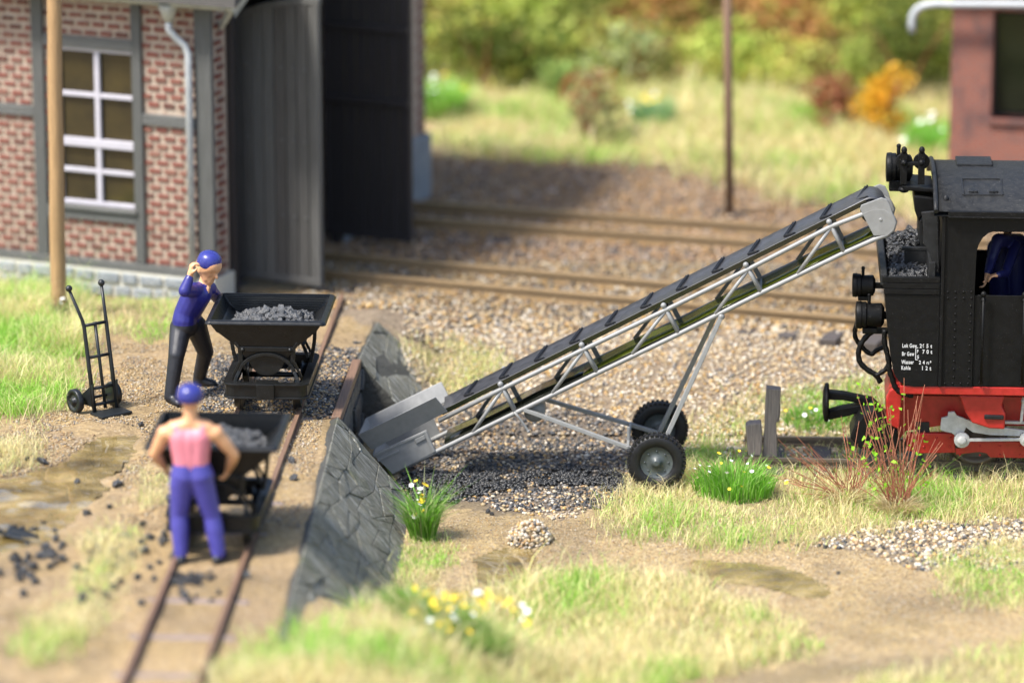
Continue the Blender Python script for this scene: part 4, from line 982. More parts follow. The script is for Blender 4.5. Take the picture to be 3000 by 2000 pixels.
# bunker
zt_b = h1p(2584, 811)[1]; zw_b = h1p(2592, 862)[1]
side = H([(2592, 862), (2599, 950), (2607, 1030), (2615, 1078), (2622, 1100), (2634, 1117), (2652, 1128), (2678, 1133)])+[(cabx-.002, zb), (cabx-.002, zw_b)]
for y0, y1 in ((0, .035), (YB-.035, YB)):
    m = MB(); m.prism(side, y0, y1); m.build('bunker_side', M['loco_black'], loco, .004)
    m = MB(); bo = H([(2584, 811), (2592, 862)]); nb = 3
    for k in range(nb):
        f0, f1_ = k/nb, (k+1)/nb-.03; z0_ = bo[0][1]+(bo[1][1]-bo[0][1])*f0; z1_ = bo[0][1]+(bo[1][1]-bo[0][1])*f1_; xa = bo[0][0]+(bo[1][0]-bo[0][0])*f0
        mm = MB(); mm.prism([(xa, z0_), (cabx-.01, z0_), (cabx-.01, z1_), (xa+.005, z1_)], y0-.014, y1+.014); mm.build('board', M['loco_black'], loco, .003)
e_ = [(bo[0][0], bo[0][1])]+side[:6]
m = MB(); vs = [(p[0], .036, p[1]) for p in e_]+[(p[0], YB-.036, p[1]) for p in e_]+[(p[0]+.06, .036, p[1]) for p in e_]+[(p[0]+.06, YB-.036, p[1]) for p in e_]; n = len(e_)
m.add(vs, [(i, i+1, n+i+1, n+i) for i in range(n-1)]+[(2*n+i, 3*n+i, 3*n+i+1, 2*n+i+1) for i in range(n-1)]+[(0, n, 3*n, 2*n), (n-1, 3*n-1, 4*n-1, 2*n-1)]+[(i, 2*n+i, 2*n+i+1, i+1) for i in range(n-1)]+[(n+i, n+i+1, 3*n+i+1, 3*n+i) for i in range(n-1)]); m.build('bunker_end', M['loco_black'], loco)
m = MB()                                            # thick board on top of the end
m.box((bo[0][0]+.02, YB/2, bo[0][1]-.03), (.07, YB+.02, .12)); m.build('end_board', M['roof_black'], loco, .01)
fz = zt_b-.16
m = MB(); m.box(((bo[0][0]+cabx)/2+.03, YB/2, fz), (cabx-bo[0][0]-.12, YB-.09, .05)); m.build('bunker_floor', M['dark'], loco)
# inner hatch boards
m = MB(); ia = LF.hit(2650, 728, .75); ib = LF.hit(2716, 728, .75); m.box(((ia[0]+ib[0])/2, .75, zt_b-.0), (ib[0]-ia[0], .04, .26)); m.box((ib[0]+.03, .40, zt_b+.0), (.07, .70, .30)); m.box(((ia[0]+ib[0])/2, .76, zt_b+.13), (ib[0]-ia[0]+.06, .07, .035)); m.build('coal_hatch', M['roof_black'], loco, .006)
# coal in bunker (own thing lying in the bunker)
coalb = thing('coal_heap', 'glossy black coal heaped in the locomotive bunker', 'coal', LF.loc, LF.rz)
n = 1900; cx = rng.uniform(bo[0][0]+.10, cabx-.08, n); cyy = rng.uniform(.08, YB-.08, n)
hgt = fz+.03+.13*np.exp(-((cyy-.35)/.4)**2)+.30*np.exp(-((cyy-1.45)/.5)**2)*np.exp(-((cx-(bo[0][0]+cabx)/2-.05)/.35)**2)
bigs = np.argsort(-rng.random(n))[:260]
rr = rng.uniform(.014, .034, n); cc = np.full((n, 3), .014)*rng.uniform(.6, 2.0, (n, 1))
Pc = np.stack([cx, cyy, hgt*rng.uniform(.97, 1.0, n)], 1); rest = np.setdiff1d(np.arange(n), bigs)
rocks('small_coal', Pc[rest], rr[rest], cc[rest], M['coal'], parent=coalb, kind='stuff')
coalme = []
for k, (tv, tf) in enumerate(rock_templates(7, 1, .33)):
    me = bpy.data.meshes.new('coal_lump'); me.from_pydata([tuple(v) for v in tv], [], [tuple(f) for f in tf]); me.update()
    ca = me.color_attributes.new('Col', 'FLOAT_COLOR', 'POINT'); g0 = random.uniform(.012, .035)
    for d in ca.data: d.color = (g0, g0*1.02, g0*1.06, 1)
    me.materials.append(M['coal']); coalme.append(me)
greyme = []
for k, (tv, tf) in enumerate(rock_templates(7, 1, .26)):
    me = bpy.data.meshes.new('coal_lump'); me.from_pydata([tuple(v) for v in tv], [], [tuple(f) for f in tf]); me.update()
    ca = me.color_attributes.new('Col', 'FLOAT_COLOR', 'POINT'); g0 = random.uniform(.025, .085)
    for d in ca.data: d.color = (g0, g0*1.0, g0*.98, 1)
    me.materials.append(M['coal']); greyme.append(me)
def lump(par, p, r, pool=coalme):
    o = bpy.data.objects.new('coal_lump', random.choice(pool)); link(o, par); o.location = p; o.scale = (r*random.uniform(.8, 1.3), r*random.uniform(.8, 1.3), r*random.uniform(.7, 1))
    o.rotation_euler = (random.uniform(0, 6), random.uniform(0, 6), random.uniform(0, 6)); return o
for i in bigs[:200]: lump(coalb, Pc[i]+np.array((0, 0, .012)), rr[i]*1.35)
# rear lamps
def lamp(c, r, ln, name='headlight'):
    m = MB(); c = Vector(c); m.lathe([(r*.75, -ln*.02), (r, 0), (r*1.04, ln*.18), (r*.98, ln*.2), (r*1.0, ln*.35), (r*.86, ln*.38), (r*.9, ln*.9), (r*.55, ln)], c, (1, 0, 0), 22)
    m.box(c+Vector((ln*.5, 0, -r*1.05)), (ln*.5, r*1.1, r*.35)); m.tube([c+Vector((ln*.45, 0, r*.8)), c+Vector((ln*.45, 0, r*1.45))], r*.14, 8); m.sphere(c+Vector((ln*.45, 0, r*1.5)), r*.17, 8)
    return m.build(name, M['loco_black'], loco, .006)
p = LF.hit(2498, 835, .38); lamp((p[0], .38, p[1]), .125, .24); m = MB(); m.box((p[0]+.34, .38, p[1]), (.22, .05, .06)); m.build('lamp_bracket', M['loco_black'], loco, .006)
p = LF.hit(2508, 922, .30); lamp((p[0], .30, p[1]), .145, .30); m = MB(); m.box((p[0]+.36, .30, p[1]), (.2, .05, .08)); m.box((p[0]+.22, .3, p[1]-.17), (.3, .1, .05)); m.build('lamp_bracket', M['loco_black'], loco, .006)
yl = .85
p = LF.hit(2597, 490, yl); lamp((p[0], yl, p[1]), .155, .28)
m = MB(); q0 = LF.hit(2642, 542, .55); q1 = LF.hit(2735, 556, .55); m.prism([q0, (q1[0], q1[1]+.02), (q1[0], q1[1]-.02), (q0[0]+.02, q0[1]-.05)], .5, 1.15); q = LF.hit(2610, 540, .85); m.box((q[0]+.08, .85, q[1]), (.20, .16, .12))
q = LF.hit(2648, 555, .6); m.sphere((q[0], .6, q[1]), .06, 10, (1, 1, .6)); m.build('lamp_shelf', M['loco_black'], loco, .008)
for a in (2648, 2700):
    q = LF.hit(a, 475, .55); b_ = LF.hit(a+2, 540, .55); m = MB(); m.bar((q[0], .55, b_[1]), (q[0], .55, q[1]+.1), .07, .05, (0, 1, 0)); m.lathe([(.085, 0), (.09, .02), (.05, .06)], (q[0], .57, q[1]), (0, 1, 0), 18); m.sphere((q[0], .54, q[1]+.13), .032, 10, (1, 1, 1.3)); m.sphere((q[0], .52, q[1]), .035, 8); m.build('safety_valve', M['loco_black'], loco, .004)
q = LF.hit(2648, 480, .55); q2 = LF.hit(2700, 480, .55); m = MB(); m.bar((q[0], .55, q[1]), (q2[0], .55, q2[1]), .04, .04); m.build('valve_link', M['loco_black'], loco, .006)
m = MB(); q = H([(2676, 560), (2735, 568), (2738, 622), (2700, 622), (2690, 640), (2678, 605)], .7); m.prism(q, .5, 1.3); m.build('window_hood', M['loco_black'], loco, .02)
m = MB(); q = H([(2699, 621), (2748, 616), (2753, 800), (2740, 800), (2722, 740), (2704, 712), (2706, 680), (2703, 650)], .12); m.prism(q, .10, .14); m.build('cab_rear_plate', M['roof_black'], loco, .01); m = MB(); q = H([(2693, 640), (2712, 640), (2712, 720), (2700, 735), (2690, 690)], 1.0); m.prism(q, .9, 1.5); m.build('cab_rear_plate', M['roof_black'], loco, .01)
# hoses
for pts, y, r in (([(2557, 969), (2536, 988), (2520, 1012), (2515, 1040), (2522, 1064), (2543, 1084), (2566, 1098), (2580, 1120)], .32, .030), ([(2512, 945), (2505, 965), (2506, 988), (2520, 1010), (2535, 1026), (2553, 1037), (2568, 1026), (2592, 1016)], .55, .026),
                  ([(2592, 965), (2591, 1000), (2598, 1030), (2604, 1060), (2606, 1085), (2615, 1110), (2622, 1132), (2637, 1148), (2655, 1155), (2676, 1158)], .10, .030), ([(2606, 1050), (2598, 1078), (2580, 1092), (2566, 1100)], .25, .026)):
    m = MB(); q = H(pts, y); sm_ = []
    for i in range(len(q)-1):
        p0, p1, p2, p3 = q[max(i-1, 0)], q[i], q[i+1], q[min(i+2, len(q)-1)]
        for t in (0, .25, .5, .75):
            f = lambda a, b, c, d: .5*(2*b+(c-a)*t+(2*a-5*b+4*c-d)*t*t+(3*b-a-3*c+d)*t**3)
            sm_.append((f(p0[0], p1[0], p2[0], p3[0]), y, f(p0[1], p1[1], p2[1], p3[1])))
    sm_.append((q[-1][0], y, q[-1][1])); m.tube(sm_, r, 10, rs=[r*(1+.10*math.sin(i*1.9)) for i in range(len(sm_))]); m.build('brake_hose', M['loco_black'], loco)
# red frames
zf1 = h1p(2900, 1158)[1]
xb0 = LF.hit(2636, 1140, .1)[0]
m = MB(); m.box(((xb0+xe)/2, YB/2, (zb+zf1)/2-.003), (xe-xb0, YB-.02, zb-zf1)); m.build('footplate', M['red'], loco, .008)
be = H([(2596, 1166), (2606, 1142), (2622, 1132), (2640, 1134), (2642, 1160), (2634, 1256), (2598, 1238)], .25)
m = MB(); m.prism(be, .22, 1.02); m.build('buffer_beam', M['red'], loco, .012)
m = MB(); zq = H([(2630, 1158), (3400, 1168), (3400, 1250), (2760, 1246), (2655, 1262), (2632, 1290), (2627, 1210)], .45); m.prism(zq, .45, .50); m.build('frame_plate', M['red'], loco, .004)
m = MB(); m.prism([(p[0], p[1]) for p in zq], YB-.50, YB-.45); m.build('frame_plate', M['red'], loco, .004)
for q in ([(2655, 1268), (2796, 1268), (2799, 1324), (2700, 1326), (2655, 1318)], [(2800, 1292), (3000, 1292), (3300, 1296), (3300, 1344), (3000, 1339), (2985, 1340), (2900, 1338), (2890, 1326), (2868, 1322), (2800, 1330)]):
    m = MB(); m.prism(H(q, .40), .38, .46); o = m.build('axle_guard', M['red'], loco, .006)
    mm = MB()
    for k in range(4):
        for j in range(2):
            a = q[0][0]+12+(q[1][0]-q[0][0]-24)*k/3; b = q[0][1]+(14 if j else 40); p = LF.hit(a, b, .38); mm.sphere((p[0], .378, p[1]), .013, 6)
    mm.build('rivets', M['red'], o)
for q, y in (([(2682, 1236), (2722, 1236), (2724, 1265), (2684, 1265)], .44), ([(2800, 1296), (2816, 1296), (2814, 1312), (2800, 1312)], .37)):
    m = MB(); m.prism(H(q, y), y-.004, y+.02); m.build('frame_opening', M['dark'], loco)  # dark plate shows the shade of an opening
m = MB(); m.prism(H([(2810, 1156), (2943, 1159), (2934, 1187), (2946, 1211), (2943, 1256), (2897, 1253), (2848, 1237), (2830, 1210)], .12), .10, .42); o = m.build('step', M['red'], loco, .015)
m = MB(); m.prism(H([(2884, 1214), (2941, 1216), (2940, 1229), (2883, 1227)], .09), .075, .11); m.build('slot_plate', M['tyre'], o, .01)  # dark plate stands for the black slot in the step
# plough
m = MB(); a = H([(2489, 1274), (2504, 1239), (2528, 1208), (2560, 1190), (2600, 1230), (2631, 1256), (2628, 1330), (2560, 1318), (2518, 1306)], .4); m.prism(a, .30, .80); m.build('rail_guard', M['loco_black'], loco, .02)
# buffer
p = LF.hit(2428, 1178, YB/2-.3); yb_ = YB/2-.3
m = MB(); m.lathe([(.20, 0), (.215, -.02), (.205, -.045), (.12, -.065), (.01, -.07)], (p[0], yb_, p[1]), (1, 0, 0), 30); o = m.build('buffer', M['loco_black'], loco); o['label'] = 'round central buffer disc'
m = MB(); q = H([(2426, 1143), (2470, 1147), (2520, 1158), (2560, 1165), (2560, 1182), (2520, 1178), (2470, 1168), (2426, 1167)], yb_); m.prism(q, yb_-.07, yb_+.07)
q = H([(2426, 1200), (2460, 1190), (2520, 1180), (2560, 1182), (2560, 1200), (2515, 1203), (2490, 1213), (2426, 1226)], yb_); m.prism(q, yb_-.07, yb_+.07); m.build('coupling', M['loco_black'], o, .015)
# valve gear
m = MB(); m.prism(H([(2758, 1222), (2776, 1218), (2778, 1205), (2796, 1203), (2803, 1215), (2830, 1225), (2860, 1238), (2900, 1245), (3000, 1258), (3200, 1268), (3200, 1284), (3000, 1276), (2900, 1272), (2850, 1264), (2830, 1250), (2822, 1268), (2806, 1280), (2788, 1266), (2768, 1262), (2754, 1256)], .30), .27, .31); m.build('crosshead', M['silver'], loco, .006)
m = MB(); p0 = LF.hit(2818, 1288, .24); p1 = LF.hit(3010, 1286, .24); m.bar((p0[0], .24, p0[1]), (p1[0], .24, p1[1]), .03, .045, (0, 1, 0)); m.bar((p1[0], .24, p1[1]), (p1[0]+1.0, .24, p1[1]), .03, .045, (0, 1, 0))
for q in (p0, p1): m.lathe([(.085, -.01), (.085, .03), (.05, .035), (.045, .06), (.02, .065)], (q[0], .25, q[1]), (0, -1, 0), 20)
m.build('coupling_rod', M['silver'], loco, .005)
m = MB(); q = LF.hit(2998, 1200, .25); m.bar((q[0], .25, q[1]+.14), (q[0]-.02, .25, q[1]-.14), .03, .05, (0, 1, 0)); m.sphere((q[0], .24, q[1]+.1), .03, 8); m.bar((q[0]-.5, .33, q[1]-.16), (q[0]+.5, .33, q[1]-.165), .03, .05, (0, 1, 0)); m.build('radius_rod', M['silver'], loco, .005)
for xx in (LF.hit(2860, 1300, .6)[0], LF.hit(2860, 1300, .6)[0]+1.0, LF.hit(2860, 1300, .6)[0]+2.0):
    for yy, s in ((.62, -1), (YB-.62, 1)):
        m = MB(); r = .31; m.lathe([(r+.03, -.06), (r+.03, -.035), (r, -.03), (r, .05), (r-.05, .05), (r-.06, .02), (.08, .02), (.08, .07), (.02, .07)], (xx, yy, r-.015), (0, s, 0), 30); m.build('driving_wheel', M['dirtrail'], loco)
m = MB(); m.lathe([(.5, 0), (.5, 3.2)], (xe-.02, YB/2, zb+.75), (1, 0, 0), 24); m.lathe([(.22, 0), (.20, .7), (.26, .9)], (xe+2.4, YB/2, zb+1.2), (0, 0, 1), 16); m.build('boiler', M['loco_black'], loco)
m = MB(); m.box((xe+1.6, .35, zb+.55), (3, .6, 1.0)); m.box((xe+1.6, YB-.35, zb+.55), (3, .6, 1.0)); m.build('side_tank', M['loco_black'], loco, .02)
m = MB(); m.box((xe+1.7, YB/2, zb-.06), (3.5, YB-.1, .09)); m.build('footplate', M['red'], loco)
# lettering on the bunker
white_t = plastic('white_lettering', (.55, .55, .54), .5, .02)
def text(s, px, py_base, hpx, wscale=.62, spacing=1.15):
    cu = bpy.data.curves.new('lettering', 'FONT'); cu.body = s; k = hpx/267/.967; cu.size = k/.72; cu.space_character = spacing; cu.extrude = .0015; cu.offset = .0014
    o = bpy.data.objects.new('lettering', cu); col.objects.link(o); bpy.context.view_layer.update()
    me = bpy.data.meshes.new_from_object(o.evaluated_get(bpy.context.evaluated_depsgraph_get())); col.objects.unlink(o); bpy.data.objects.remove(o)
    me.name = 'lettering'; me.materials.clear(); me.materials.append(white_t); q = bpy.data.objects.new('lettering', me); link(q, loco)
    p = h1p(px, py_base); q.location = (p[0], -.0045, p[1]); q.rotation_euler = (math.pi/2, 0, 0); q.scale = (wscale, 1, 1)
text('Lok Gew', 2643, 1017, 11); text('26 5 t', 2694, 1018, 11, .8); text('P', 2686, 1033, 9); text('7 0 t', 2702, 1035, 11, .8)
text('Br Gew', 2642, 1041, 11); text('G', 2686, 1049, 9); text('Wasser', 2641, 1065, 11); text('2 4 m\u00b3', 2692, 1066, 10, .8); text('Kohle', 2640, 1082, 11); text('1 2 t', 2699, 1083, 11, .8)
m = MB(); q = [h1p(2683, 1018), h1p(2683, 1053), h1p(2690, 1018), h1p(2690, 1053)]
m.box((q[0][0], -.004, (q[0][1]+q[1][1])/2), (.007, .003, q[0][1]-q[1][1])); m.box((q[0][0]+.012, -.0042, q[0][1]), (.026, .003, .006)); m.box((q[0][0]+.012, -.0042, q[1][1]), (.026, .003, .006)); m.build('bracket_mark', white_t, loco)

# ------------------------------------------------------------------ buffer stop
BSl = at(2256, 1338, .1); stop = thing('buffer_stop', 'low buffer stop of two dark sleeper stubs at the track end', 'buffer stop', BSl, R(-3.5)); BF = Frame(BSl, R(-3.5))
m = MB(); m.prism(BF.hits([(2245, 1136), (2288, 1140), (2283, 1215), (2274, 1240), (2278, 1338), (2234, 1338), (2240, 1240), (2241, 1200)], 0), -.02, .13); m.build('post', M['brown'], stop, .01)
m = MB(); m.prism(BF.hits([(2283, 1200), (2277, 1240), (2283, 1232), (2287, 1205)], 0), .0, .12); m.prism(BF.hits([(2276, 1190), (2287, 1190), (2283, 1230), (2275, 1236)], .02), .0, .14); m.build('cross_beam', M['brown'], stop, .008)
m = MB(); m.prism(BF.hits([(2184, 1246), (2196, 1240), (2230, 1238), (2233, 1284), (2230, 1334), (2192, 1334)], -.05), -.07, .10); m.build('post', M['brown'], stop, .014)
m = MB(); m.prism(BF.hits([(2196, 1288), (2232, 1286), (2231, 1320), (2196, 1324)], -.02), .11, .3); m.build('cross_beam', M['brown'], stop, .01)

# ------------------------------------------------------------------ tip wagons
def make_wagon(label):
    w_ = thing('tip_wagon', label, 'tip wagon', (0, 0, 0), 0, 'black tip wagons loaded with coal')
    # local: y along the track (0 = near end), z = 0 rail top
    def ring(hw, y0, y1, z, rad, n=5):
        out = []
        for cx_, cy_, a0 in ((hw-rad, y0+rad, -90), (hw-rad, y1-rad, 0), (-hw+rad, y1-rad, 90), (-hw+rad, y0+rad, 180)):
            for k in range(n+1): a = R(a0+90*k/n); out.append((cx_+rad*math.cos(a), cy_+rad*math.sin(a), z))
        return out
    def channel(hw, y0, y1, za, zb_, rad, d):
        m = MB(); o1 = ring(hw, y0, y1, za, rad); o2 = ring(hw, y0, y1, zb_, rad); i1 = ring(hw-d, y0+d, y1-d, za, rad*.5); i2 = ring(hw-d, y0+d, y1-d, zb_, rad*.5); n = len(o1)
        fs = []
        for i in range(n):
            j = (i+1) % n; fs += [(i, j, n+j, n+i), (2*n+i, 3*n+i, 3*n+j, 2*n+j), (i, 2*n+i, 2*n+j, j), (n+i, n+j, 3*n+j, 3*n+i)]
        m.add(o1+o2+i1+i2, fs, False); return m
    LY = 1.32
    m = channel(.435, .02, LY-.02, .17, .31, .10, .03); fr_ = m.build('frame', M['black'], w_, .004)
    channel(.455, 0, LY, .30, .325, .12, .09).build('frame_flange', M['black'], fr_, .005); channel(.455, 0, LY, .16, .18, .12, .09).build('frame_flange', M['black'], fr_, .005)
    for yy, s in ((0, -1), (LY, 1)):
        m = MB(); m.box((0, yy-s*.02, .245), (.185, .09, .165)); m.box((0, yy-s*.09, .322), (.24, .16, .012)); m.build('coupler', M['black'], fr_, .012)
    for yy in (.28, LY-.28):
        m = MB(); m.tube([(-.34, yy, .15), (.34, yy, .15)], .03, 12); ax = m.build('axle', M['black'], w_)
        for s in (-1, 1):
            m = MB(); m.lathe([(.165, -.025), (.165, -.008), (.14, 0), (.135, .05), (.11, .05), (.10, .02), (.05, .02), (.05, .055), (.02, .055)], (s*.30, yy, .14), (s, 0, 0), 26); m.build('wheel', M['black'], ax)
    for yy in (.15, LY-.15):
        m = MB(); pts = [(-.335, yy-.03, .31), (-.32, yy-.02, .36)]+[(-.30*math.cos(R(a)), yy, .36+.25*math.sin(R(a))) for a in range(15, 166, 10)]+[(.32, yy-.02, .36), (.335, yy-.03, .31)]
        for i in range(len(pts)-1): m.bar(pts[i], Vector(pts[i+1])+(Vector(pts[i+1])-Vector(pts[i]))*.06, .035, .03, (0, 1, 0))
        m.build('arch', M['black'], w_, .004)
        for s in (-1, 1):
            m = MB(); m.bar((s*.27, yy+.02, .50), (s*.285, yy+.02, .70), .045, .02, (0, 1, 0)); m.bar((s*.285, yy+.02, .52), (s*.22, yy+.02, .44), .035, .02, (0, 1, 0)); m.bar((s*.285, yy+.02, .52), (s*.36, yy+.03, .36), .03, .02, (0, 1, 0)); m.sphere((s*.25, yy-.01, .66), .025, 8); m.bar((s*.29, yy, .68), (s*.33, yy, .74), .03, .03, (0, 1, 0)); m.build('stanchion', M['black'], w_, .004)
        m = MB(); m.prism([(-.26, .66), (.26, .66), (.26, .64), (.2, .55), (.16, .46), (.10, .40), (.05, .375), (0, .37), (-.05, .375), (-.10, .40), (-.16, .46), (-.2, .55), (-.26, .64)], yy+.025, yy+.05); m.build('rocker_plate', M['black'], w_, .004)
        m = MB(); m.box((0, yy+.005, .665), (.60, .03, .05)); m.build('cross_bar', M['black'], w_, .006)
    for s in (-1, 1):                                # curved side hooks
        m = MB(); pts = [(s*(.40+.05*math.sin(R(a))), LY*.5+.12, .36+.36*a/90) for a in range(0, 91, 15)]
        for i in range(len(pts)-1): m.bar(pts[i], pts[i+1], .04, .03, (0, 1, 0))
        m.build('side_hook', M['black'], w_, .006)
    # skip body: rings rim -> bottom
    prof = [(.60, .985, .08), (.515, .86, .115), (.495, .85, .118), (.33, .71, .155), (.29, .66, .17), (.17, .50, .19), (.07, .44, .20), (.0, .43, .20)]
    ybk = lambda d: (d, LY-d+.02)
    m = MB(); vs = []
    for hw, z, d in prof:
        y0, y1 = ybk(d); hw = max(hw, .002); vs += [(-hw, y0, z), (hw, y0, z), (hw, y1, z), (-hw, y1, z)]
    fs = [(4*i+k, 4*i+(k+1) % 4, 4*i+4+(k+1) % 4, 4*i+4+k) for i in range(len(prof)-1) for k in range(4)]+[tuple(4*(len(prof)-1)+k for k in (3, 2, 1, 0))]
    m.add(vs, fs); sk = m.build('skip_body', M['black'], w_); so = sk.modifiers.new('s', 'SOLIDIFY'); so.thickness = .018; so.offset = 0; bv = sk.modifiers.new('b', 'BEVEL'); bv.width = .005; bv.limit_method = 'ANGLE'
    # rolled rim
    o_ = ring(.628, .055, LY-.035, .975, .05); i_ = ring(.575, .10, LY-.08, .995, .02); u_ = ring(.64, .045, LY-.025, .95, .05); n = len(o_)
    m = MB(); fs = []
    for i in range(n):
        j = (i+1) % n; fs += [(i, j, n+j, n+i), (i, 2*n+i, 2*n+j, j)]
    m.add(o_+i_+u_, fs); rm = m.build('rim', M['black'], sk); so = rm.modifiers.new('s', 'SOLIDIFY'); so.thickness = .016; bv = rm.modifiers.new('b', 'BEVEL'); bv.width = .005; bv.limit_method = 'ANGLE'
    for k in range(9):
        m = MB(); z = .965-k*.024; hw = .575-(.985-z)*.7; m.box((0, LY-.108-(.985-z)*.28, z), (hw*2-.04, .010, .008)); m.build('rib', M['black'], sk)
    for k in range(9):
        m = MB(); z = .945-k*.026; hw = .58-(.985-z)*.9 if z > .86 else .49-(.85-z)*1.15; m.box((0, .086+(.985-z)*.28, z), (hw*2-.03, .006, .005)); m.build('rib', M['black'], sk)
    return w_
def heap(label, fr_, seed):
    random.seed(seed); c = thing('coal_heap', label, 'coal', fr_.location, fr_.rotation_euler.z)
    m = MB(); vs = []; n = 12
    for j in range(n+1):
        for i in range(n+1):
            u_, v_ = i/n, j/n; x_ = (u_-.5)*.80; y_ = .24+v_*.80; e = 1-max(abs(2*u_-1), abs(2*v_-1))**3; vs.append((x_, y_, .70+.14*e+.02*mnoise.noise(Vector((x_*7, y_*7, seed)))))
    m.add(vs, [(j*(n+1)+i, j*(n+1)+i+1, (j+1)*(n+1)+i+1, (j+1)*(n+1)+i) for j in range(n) for i in range(n)], True); m.build('coal_base', M['dark'], c)
    for k in range(290):
        u_, v_ = random.random(), random.random(); x_ = (u_-.5)*.86; y_ = .22+v_*.82; e = 1-max(abs(2*u_-1), abs(2*v_-1))**3
        r = random.choice((.024, .032, .04, .05, .06)); lump(c, (x_, y_, .775+.16*e*(1-.35*abs(u_*2-1))+random.uniform(-.01, .02)), r, greyme)
    return c
RZ = -math.atan(.0502); RT = U+.085
wg = make_wagon('black tip wagon beside the worker in the blue shirt')
def place_wagon(o, pxb, pyb):
    p = at(pxb, pyb, RT+.16); o.location = (float(track_x(p.y)), p.y, RT); o.rotation_euler = (0, 0, RZ); return o
place_wagon(wg, 791, 1170)
wg2 = dup(wg); wg2['label'] = 'blurred black tip wagon in front of the man in the pink top'; place_wagon(wg2, 650, 1562)
heap('grey coal lumps heaped in the sharp tip wagon', wg, 3); heap('coal lumps in the blurred nearer tip wagon', wg2, 5)
random.seed(11)

# ------------------------------------------------------------------ hand truck
hl = at(266, 1211, U+.03); hr = at(354, 1193, U+.03); ha = math.atan2(hr.y-hl.y, hr.x-hl.x); hl.z = U+.01
HT = thing('hand_truck', 'black two wheeled hand truck standing on the sand', 'hand truck', hl, ha); HTF = Frame(hl, ha); wd = (hr-hl).length
fx0, fx1 = .05, wd-.05
def lean(z): return .175*z+.06*max(0, z-.95)
def hl_(px_, py_):
    z = .5
    for _ in range(20): x_, z = HTF.hit(px_, py_, lean(z))
    return x_, z
kl = hl_(202, 848); kr = hl_(297, 831); ph = (hl_(244, 950)[1]+hl_(311, 935)[1])/2
for xx, top_ in ((fx0, kl), (fx1, kr)):
    m = MB(); xo = top_[0]; zt = top_[1]; pts = [(xx, 0, .02), (xx, lean(.5), .5), (xx, lean(ph-.03), ph-.03), (xx+(xo-xx)*.12, lean(ph+.05), ph+.05), (xo, lean(zt), zt)]
    m.tube(pts, .017, 10, rs=[.024, .023, .021, .019, .016]); m.build('side_rail', M['truck'], HT)
    m = MB(); m.sphere((xo, lean(zt), zt+.01), .036, 12); m.build('knob', M['truck'], HT)
m = MB(); m.tube([((fx0+fx1)/2, lean(.05), .05), ((fx0+fx1)/2, lean(ph), ph)], .018, 8); m.build('centre_bar', M['truck'], HT)
for py_ in (1182, 1134, 1041, 945):
    zc = hl_(295, py_)[1]; m = MB(); m.tube([(fx0, lean(zc), zc), (fx1, lean(zc), zc)], .018, 8); m.build('cross_bar', M['truck'], HT)
m = MB(); m.prism([(0, 0), (wd, 0), (wd, .03), (0, .03)], -.22, .02); m.build('toe_plate', M['truck'], HT, .008)
for xx, s in ((-.06, -1), (wd+.04, 1)):
    m = MB(); c0 = (xx, .20, .125); m.lathe([(.125, -.03), (.13, -.02), (.13, .02), (.125, .03), (.09, .032), (.085, .015), (.04, .015), (.04, .035), (.02, .05), (.01, .05)], c0, (-1, 0, 0), 28); m.build('wheel', M['truck'], HT)
for xx in (fx0-.01, fx1+.01):
    m = MB(); m.add([(xx-.008, 0, .08), (xx-.008, 0, .34), (xx-.008, .22, .17), (xx-.008, .22, .08), (xx+.008, 0, .08), (xx+.008, 0, .34), (xx+.008, .22, .17), (xx+.008, .22, .08)], [(0, 1, 2, 3), (7, 6, 5, 4), (0, 4, 5, 1), (1, 5, 6, 2), (2, 6, 7, 3), (3, 7, 4, 0)]); m.build('axle_bracket', M['truck'], HT)
m = MB(); m.tube([(-.08, .2, .125), (wd+.06, .2, .125)], .016, 10); m.build('axle', M['truck'], HT)

# ------------------------------------------------------------------ shovel
sb = G(48, 1590); sh_ = thing('shovel', 'blurred dark shovel lying at the left edge beside coal lumps', 'shovel', sb, R(-25))
m = MB(); vs = []; n = 6
for j in range(n+1):
    for i in range(n+1):
        u_, v_ = i/n-.5, j/n; wv = .20*(1-.25*max(0, v_-.6)*2.2); vs.append((v_*.34-.14, u_*wv*1.2, .05+.05*(abs(u_)*2)**2-.05*v_+.02))
m.add(vs, [(j*(n+1)+i, j*(n+1)+i+1, (j+1)*(n+1)+i+1, (j+1)*(n+1)+i) for j in range(n) for i in range(n)], True); o = m.build('blade', M['truck'], sh_); o.modifiers.new('s', 'SOLIDIFY').thickness = .012
m = MB(); m.tube([(-.12, 0, .07), (-.3, .01, .16), (-.7, .03, .40), (-1.0, .05, .52)], .018, 8); m.build('shaft', M['truck'], sh_)

# ------------------------------------------------------------------ scattered coal lumps on the platform
CL = [(20+random.uniform(0, 520), 1540+random.gauss(95, 60)) for _ in range(46)]+[(82, 1575), (100, 1560), (165, 1585), (185, 1598), (135, 1610), (148, 1625), (40, 1640), (75, 1648), (95, 1665), (115, 1635), (148, 1665), (60, 1700), (88, 1692), (0, 1685), (70, 1745), (262, 1570), (298, 1585), (265, 1622), (285, 1630), (330, 1618), (315, 1660), (345, 1665), (360, 1650), (300, 1690), (320, 1698), (370, 1575), (415, 1590), (440, 1580), (425, 1620), (412, 1618), (388, 1630), (468, 1652), (440, 1665), (480, 1570), (475, 1598), (405, 1695), (452, 1700), (330, 1725), (310, 1748), (270, 1735), (240, 1760), (227, 1418), (345, 1424), (320, 1488), (412, 1248), (125, 1358), (80, 1348), (658, 1090), (655, 1120), (690, 1760), (720, 1690), (470, 1300), (860, 1405), (855, 1355)]
